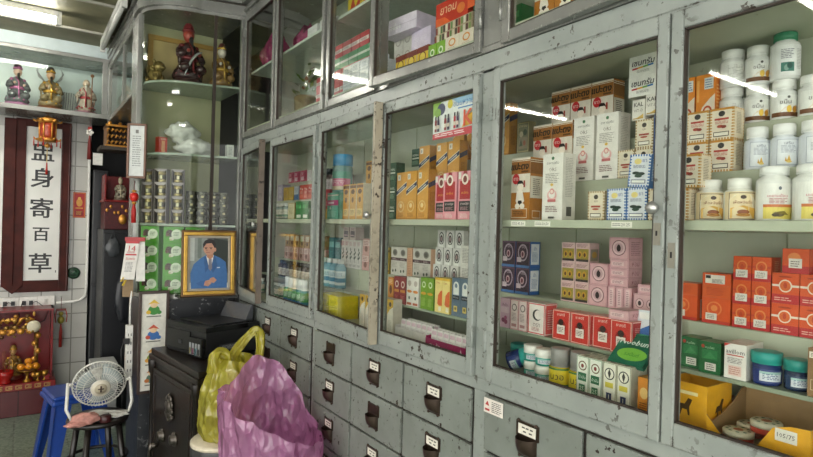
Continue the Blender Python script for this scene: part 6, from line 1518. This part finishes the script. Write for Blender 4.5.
for k in range(5): b.box((-.010, -.0235, .03+.05*k), (-.006, -.0221, .045+.05*k), '4a4a4a'); b.box((.004, -.0235, .03+.05*k), (.008, -.0221, .045+.05*k), '4a4a4a')
b.build('socket', t)
b = MB(); b.box((-.035, -.045, .19), (-.004, -.0236, .22), BLACKP); b.tube([(-.03, -.035, .205), (-.045, -.04, .16), (-.04, -.03, .05), (-.03, -.02, -.1), (-.03, -.01, -.4)], .004, BLACKP, 6); b.build('power_cord', t)
tag(MB().tube([(.512, 3.49, .912), (.510, 3.485, 1.02), (.520, 3.50, 1.12), (.517, 3.53, 1.30)], .005, WHITEP, 8).build('white_cable'), 'white cable rising from the power strip to the alcove post', 'cable')

# ------------------------------------------------------------------ stools, fan
t = thing('plastic_stool', 'blue moulded plastic stool behind the black stool', 'stool', (.290, 3.99, 0), .18)
BL = M('1f4496', .3)
b = MB(); b.box((-.15, -.15, .435), (.15, .15, .46), BL); b.box((-.158, -.158, .405), (.158, .158, .437), BL); b.build('seat', t, bevel=.012)
for sx in (-1, 1):
    for sy in (-1, 1):
        b = MB(); T0, B0 = .135, .185
        for (dx, dy) in ((0, 1), (1, 0)):
            q = [(sx*T0, sy*T0, .41), (sx*(T0-.085*dx), sy*(T0-.085*dy), .41), (sx*(B0-.05*dx), sy*(B0-.05*dy), 0), (sx*B0, sy*B0, 0)]
            off = Vector((-.012*sx*dy, -.012*sy*dx, 0))
            p = [Vector(v) for v in q]; pts = p+[v+off for v in p]
            b.add(pts, [(0, 1, 2, 3), (7, 6, 5, 4), (0, 4, 5, 1), (1, 5, 6, 2), (2, 6, 7, 3), (3, 7, 4, 0)], BL)
        b.build('leg', t)
BKW = M('1d1816', .3, 0, .3, 20)
t = thing('round_stool', 'black round stool carrying the white fan', 'stool', (.355, 3.38, 0), .25)
MB().lathe([(.120, .425), (.146, .43), (.150, .44), (.148, .452), (.140, .456), (.001, .456)], BKW, 32).build('seat', t)
for k in range(4):
    a = PI/4+k*PI/2
    c, s = math.cos(a), math.sin(a)
    b = MB().tube([(.105*c, .105*s, .426), (.135*c, .135*s, .2), (.16*c, .16*s, 0)], [.016, .015, .013], BKW, 10)
    if k == 2: b.lathe([(.0185, .225), (.0185, .24)], 'b8b2a8', 12, Matrix.Translation((.131*c, .131*s, 0)))
    b.build('leg', t)
b = MB().tube([(.142*math.cos(2*PI*i/32), .142*math.sin(2*PI*i/32), .24) for i in range(32)], .009, BKW, 8, closed=True); b.build('foot_ring', t)
# fan: yoke, caged head
t = thing('desk_fan', 'white caged desk fan with tube yoke on the black stool', 'fan', (.36, 3.385, .4565))
WF = M('dcdbd4', .3)
b = MB().lathe([(.0, 0), (.05, 0), (.052, .006), (.03, .014), (.001, .016)], WF, 20, Matrix.Translation((.0, .035, 0)))
pth = [(-.147, .02, .185)]
pth += [(-.150, .0, .13), (-.155, -.03, .06), (-.135, -.045, .014), (-.09, -.02, .010), (0, .03, .012), (.09, -.02, .010), (.135, -.045, .014), (.152, -.03, .06), (.150, .0, .13), (.147, .02, .185)]
b.tube(pth, .0085, WF, 10); b.build('yoke', t)
HX = Matrix.Translation((.0, .02, .165)) @ Matrix.Rotation(math.radians(104), 4, 'X') @ Matrix.Rotation(0, 4, 'Z')
# local +Z of HX points out of the front of the fan (towards -Y, a little down)
b = MB()
NW = 44
for i in range(NW):
    a = 2*PI*i/NW
    b.tube([(r*math.cos(a), r*math.sin(a), z) for r, z in ((.045, .052), (.09, .046), (.122, .024), (.128, 0))], .0013, WF, 5, X=HX)
    b.tube([(r*math.cos(a), r*math.sin(a), z) for r, z in ((.128, 0), (.12, -.025), (.085, -.045), (.04, -.05))], .0013, WF, 5, X=HX)
for r, z, w in ((.128, 0, .004), (.112, .034, .0018), (.08, .049, .0018), (.046, .053, .003)): b.tube([(r*math.cos(2*PI*i/40), r*math.sin(2*PI*i/40), z) for i in range(40)], w, WF, 6, closed=True, X=HX)
b.build('cage', t)
b = MB().lathe([(.046, .048), (.048, .054), (.042, .062), (.001, .064)], M('d8d2c0', .3), 24, HX)
b.lathe([(.030, .0632), (.030, .0645), (.001, .065)], M('b8ae96', .35), 24, HX); b.box((-.004, -.018, .0645), (.004, .018, .0665), '4a3a34', HX); b.box((-.014, -.003, .0645), (.014, .003, .0665), '4a3a34', HX); b.build('badge', t)
for k in range(3):
    a0 = 2*PI*k/3; p = []; f = []
    for i in range(6):
        a = a0+i*.28
        for j in range(4):
            r = .022+.029*j; p.append((r*math.cos(a), r*math.sin(a), .022-.008*i*(.4+.2*j)))
    for i in range(5):
        for j in range(3): f.append((i*4+j, i*4+j+1, i*4+j+5, i*4+j+4))
    bb = MB().add(p, f, M('a9b4b4', .25), True, HX).build('blade', t); sd = bb.modifiers.new('s', 'SOLIDIFY'); sd.thickness = .0015
b = MB().lathe([(.001, -.13), (.03, -.125), (.045, -.10), (.045, -.05), (.02, -.03), (.02, .02), (.001, .022)], WF, 20, HX); b.build('motor_housing', t)
for s in (-1, 1): MB().tube([(s*.150, .02, .178), (s*.128, .02, .170)], .010, WF, 10).build('pivot_knob', t)
# cloth and oddments on the seat
t = thing('folded_cloth', 'crumpled salmon pink cloth on the black stool seat', 'cloth', (.285, 3.265, .4565))
p, f = lump((0, 0, .026), (.068, .04, .030), 5, None, .16); b = MB(); b.add(p, f, M('c08a80', .8, 0, .2, 60), True)
p, f = lump((-.035, -.02, .014), (.05, .03, .016), 9, None, .2); b.add(p, f, M('b98278', .8, 0, .2, 60), True); b.build('cloth_fold', t)
t = thing('cup_cap', 'small dark maroon lid on stool seat beside the cloth', 'lid', (.375, 3.258, .4565))
MB().lathe([(.026, 0), (.028, .004), (.028, .028), (.024, .034), (.001, .035)], M('3a1518', .3), 20).build('lid_body', t)
t = thing('paper_wad', 'crumpled white paper on stool seat under the fan', 'paper', (.44, 3.315, .4565)); p, f = lump((0, 0, .013), (.05, .035, .014), 15, None, .2); b = MB(); b.add(p, f, M('d6d4ce', .6), False); b.build('paper_sheet', t)
# ------------------------------------------------------------------ iron safe with printer
SF_ = chipped_paint('black_safe_iron', '1b1715', '2c221e', '4a3a30', chips=.66, rough=.3, metal=.3)
t = thing('iron_safe', 'old black iron safe under the printer with worn ornaments', 'safe', (.627, 2.895, 0), math.radians(7.5))
b = MB(); w = .315
b.box((0, -w, .05), (.37, w, .775), SF_); b.box((-.018, -w-.012, .775), (.382, w+.012, .80), SF_); b.box((-.008, -w-.004, .80), (.376, w+.004, .83), SF_)
b.box((-.015, -w-.01, .0), (.38, w+.01, .05), SF_)
for y in (-w+.02, w-.02): b.lathe([(.022, .05), (.022, .09), (.014, .10), (.014, .70), (.022, .71), (.026, .775)], SF_, 12, Matrix.Translation((-.004, y, 0)))
b.build('body', t, bevel=.004)
b = MB().box((-.012, -.265, .09), (-.0002, .265, .735), SF_); b.box((-.016, -.245, .11), (-.012, .245, .125), SF_); b.box((-.016, -.245, .70), (-.012, .245, .715), SF_)
b.box((-.016, -.245, .125), (-.012, -.23, .70), SF_); b.box((-.016, .23, .125), (-.012, .245, .70), SF_)
b.build('door', t, bevel=.002)
IR = M('5a544e', .3, .7, .4, 40)
b = MB()
for i in range(9):
    a = i/9*2*PI; b.ball((-.02, .035*math.cos(a)-.0, .60+.045*math.sin(a)), (.008, .018, .018), IR, 8, 5)
b.ball((-.022, 0, .60), (.012, .026, .034), IR, 12, 7); b.tube([(-.018, -.05, .56), (-.02, 0, .53), (-.018, .05, .56)], .008, IR, 6); b.build('crest', t)
RX = Matrix.Rotation(-PI/2, 4, 'Y')
for y, z in ((.10, .43), (-.07, .46)): MB().lathe([(.034, 0), (.034, .008), (.024, .012), (.024, .024), (.010, .028)], IR, 20, Matrix.Translation((-.012, y, z)) @ RX).build('dial', t)
MB().lathe([(.012, 0), (.012, .03)], IR, 12, Matrix.Translation((-.012, .17, .36)) @ RX).tube([(-.042, .17, .37), (-.045, .19, .33), (-.04, .20, .29)], [.010, .009, .012], IR, 8).build('handle', t)
PB = M('1a1b1d', .28); PB2 = M('0f1011', .15)
t = thing('inkjet_printer', 'black tank inkjet printer on the iron safe', 'printer', (.845, 3.03, .8305), math.radians(18))
b = MB()
b.box((-.155, -.18, .004), (.16, .18, .135), PB); b.box((-.158, -.183, .128), (.16, .183, .153), PB2); b.box((-.10, -.15, .153), (.15, .15, .158), PB); b.box((-.15, -.17, .0), (.15, .17, .004), PB)
b.build('body', t, bevel=.006)
b = MB().box((-.164, -.05, .02), (-.1552, .17, .118), PB2); b.box((-.168, .02, .05), (-.164, .05, .07), '2c2d30'); b.build('front_panel', t, bevel=.003)
b = MB().box((-.180, -.182, .006), (-.1555, -.066, .10), PB2); b.build('ink_tank', t, bevel=.004)
b = MB()
for k, c in enumerate(('2a2a2c', '24505a', '5a2a40', '5a5224')):
    b.box((-.1822, -.168+.025*k, .018), (-.1802, -.152+.025*k, .075), M('8f9294', .2)); b.box((-.1828, -.166+.025*k, .02), (-.1822, -.154+.025*k, .05), c)
b.build('ink_window', t)
b = MB().box((-.08, -.1845, .03), (.05, -.1815, .06), M('3a3c40', .3)); marks(b, [('l', .1, .2, .9, .8, 3, '9a9da0')], lambda u, v, k: (-.08+.13*u, -.1848-k, .03+.03*v), .13, .03); b.build('side_sticker', t)
b = MB().add([(.11, -.13, .158), (.11, .10, .158), (.158, .10, .158), (.158, -.13, .158), (.150, -.13, .235), (.150, .10, .235), (.160, .10, .235), (.160, -.13, .235)], [(0, 1, 5, 4), (1, 2, 6, 5), (2, 3, 7, 6), (3, 0, 4, 7), (4, 5, 6, 7)], M('4a4d52', .3)); b.build('paper_feed', t, bevel=.002)

# ------------------------------------------------------------------ bags in front of the drawers
PINK = plastic_film('pink_film', 'd99cc8', .3, .13)
YELL = plastic_film('yellow_film', 'd8d152', .28, .13)
def fbm(x, y, z, s=1): return noise.noise(Vector((x, y, z))*s)+.5*noise.noise(Vector((x, y, z))*s*2.1)+.25*noise.noise(Vector((x, y, z))*s*4.3)
t = thing('pink_bag', 'large open pink plastic bag standing against the drawers', 'bag', (.818, 2.075, 0))
R_ = Vector((.825, -.565)); F_ = Vector((.565, .825))
NA, NZ = 96, 48
p, f = [], []
for j in range(NZ+1):
    v = j/NZ
    for i in range(NA):
        a = 2*PI*i/NA; d = Vector((math.cos(a), math.sin(a)))
        cf_, cr = d.dot(F_), d.dot(R_)
        ga = math.atan2(cr, cf_)+.30
        ga = (ga+PI) % (2*PI)-PI
        rim = .770-.10*cr-.01*cf_+.145*math.exp(-(ga/.72)**4)+.010*fbm(d.x*3, d.y*3, 3)
        z = rim*v
        r = .170+.026*min(1, z/.6)-.06*max(0, z-.75)+.020*fbm(d.x*1.5, d.y*1.5, z*3)+.007*math.sin(a*13+z*22+4*fbm(d.x, d.y, z*2))*(.4+v)+.010*fbm(d.x*5, d.y*5, z*9)
        x = d.x*r; y = d.y*r
        x = max(-.2, min(x, .203)); y = max(-.24, min(y, .212))
        p.append((x, y, z))
for j in range(NZ):
    for i in range(NA): f.append((j*NA+i, j*NA+(i+1) % NA, (j+1)*NA+(i+1) % NA, (j+1)*NA+i))
f.append(list(range(NA))[::-1])
o = MB().add(p, f, PINK, True).build('bag_film', t)
t = thing('waste_drum', 'cardboard drum with white lid under the yellow bag', 'drum', (.725, 2.443, 0))
b = MB().lathe([(.114, 0), (.117, .01), (.117, .535), (.113, .545), (.001, .545)], M('8f7350', .6, 0, .15, 8), 36); b.build('drum_body', t)
b = MB().lathe([(.1185, .49), (.120, .495), (.120, .545), (.1185, .55)], M('3a3a3c', .3), 36, cap=False).lathe([(.1185, .46), (.1195, .463), (.1195, .475), (.1185, .478)], M('c9c7c0', .3, .5), 36, cap=False); b.build('band', t)
MB().lathe([(.118, .5505), (.122, .554), (.122, .566), (.116, .572), (.001, .573)], M('d8cfb8', .35), 36).build('lid', t)
t = thing('yellow_bag', 'knotted yellow plastic carrier bag with upright handles on the drum', 'bag', (.748, 2.443, .5735))
p, f = [], []
NA, NZ = 72, 40
for j in range(NZ+1):
    v = j/NZ
    for i in range(NA):
        a = 2*PI*i/NA; d = Vector((math.cos(a), math.sin(a)))
        base = [.09, .116, .124, .124, .120, .112, .104, .092, .080][min(8, int(v*8))]
        nxt = [.09, .116, .124, .124, .120, .112, .104, .092, .080][min(8, int(v*8)+1)]
        r = base+(nxt-base)*(v*8-int(v*8))
        r *= 1+.13*fbm(d.x*1.6, d.y*1.6, v*3+4)+.07*v*math.sin(a*9+3*fbm(d.x, d.y, v))
        z = .001+.335*v
        lean = .03*v
        p.append((d.x*r*1.05+lean, max(-.122, min(d.y*r*.92, .122)), z+.012*math.sin(a*2)*v))
for j in range(NZ):
    for i in range(NA): f.append((j*NA+i, j*NA+(i+1) % NA, (j+1)*NA+(i+1) % NA, (j+1)*NA+i))
f.append(list(range(NA))[::-1])
MB().add(p, f, YELL, True).build('bag_film', t)
def ribbon(b, path, w0, m, seed):
    n = 26; P = []
    for i in range(n+1):
        k = i/n*(len(path)-1); j = min(int(k), len(path)-2); q = k-j
        P0 = Vector(path[max(j-1, 0)]); P1 = Vector(path[j]); P2 = Vector(path[j+1]); P3 = Vector(path[min(j+2, len(path)-1)])
        P.append(.5*((2*P1)+(-P0+P2)*q+(2*P0-5*P1+4*P2-P3)*q*q+(-P0+3*P1-3*P2+P3)*q**3))
    pts, fs = [], []; M_ = 7
    for i, c in enumerate(P):
        d = (P[min(i+1, n)]-P[max(i-1, 0)]).normalized()
        s = d.cross(Vector((-.5, -.8, .2))).normalized(); up = s.cross(d)
        w = w0*(1+.25*noise.noise(Vector((i*.3, seed, 0))))
        for k in range(M_):
            e = k/(M_-1)-.5; pts.append(c+s*w*e*2+up*(.35*w*math.sin(e*9+i*.2)))
    for i in range(n):
        for k in range(M_-1): fs.append((i*M_+k, i*M_+k+1, (i+1)*M_+k+1, (i+1)*M_+k))
    b.add(pts, fs, m, True)
b = MB()
ribbon(b, [(-.06, -.03, .29), (-.065, -.035, .345), (-.045, -.04, .372), (-.02, -.03, .35), (-.015, -.02, .29)], .028, YELL, 1)
ribbon(b, [(-.01, -.01, .29), (.03, .0, .36), (.08, .0, .42), (.120, -.005, .455), (.140, -.01, .43), (.140, -.015, .36), (.125, -.02, .30), (.10, -.02, .22)], .019, YELL, 2)
o = b.build('handle', t); sd = o.modifiers.new('s', 'SOLIDIFY'); sd.thickness = .0012
# ------------------------------------------------------------------ camera and daylight from the open shop front
yaw, roll, fpx = .60108, .0272, 559.25
fw = Vector((math.sin(yaw), math.cos(yaw), 0)); rt = Vector((math.cos(yaw), -math.sin(yaw), 0)); up = Vector((0, 0, 1))
c_, s_ = math.cos(roll), math.sin(roll)
R = c_*rt+s_*up; U = -s_*rt+c_*up
cd = bpy.data.cameras.new('camera'); cam = bpy.data.objects.new('camera', cd); COL.objects.link(cam)
cd.sensor_width = 36; cd.lens = fpx/813*36; cd.clip_start = .02; cd.clip_end = 60
cam.matrix_world = Matrix(((R.x, U.x, -fw.x, 0), (R.y, U.y, -fw.y, 0), (R.z, U.z, -fw.z, 1.5), (0, 0, 0, 1)))
SC.camera = cam
w = bpy.data.worlds.new('daylight'); SC.world = w; w.use_nodes = True
nt = w.node_tree; nt.nodes.clear()
out = nt.nodes.new('ShaderNodeOutputWorld'); bg = nt.nodes.new('ShaderNodeBackground')
bg.inputs[0].default_value = (1, .985, .95, 1); bg.inputs[1].default_value = 1.6
nt.links.new(bg.outputs[0], out.inputs[0])
vs = SC.view_settings
vs.view_transform = 'Standard'; vs.look = 'None'; vs.gamma = 1; vs.exposure = 1.3
vs.use_curve_mapping = False
SC.cycles.max_bounces = 10; SC.cycles.transparent_max_bounces = 24; SC.cycles.diffuse_bounces = 4; SC.cycles.glossy_bounces = 4
SC.cycles.caustics_reflective = False; SC.cycles.caustics_refractive = False
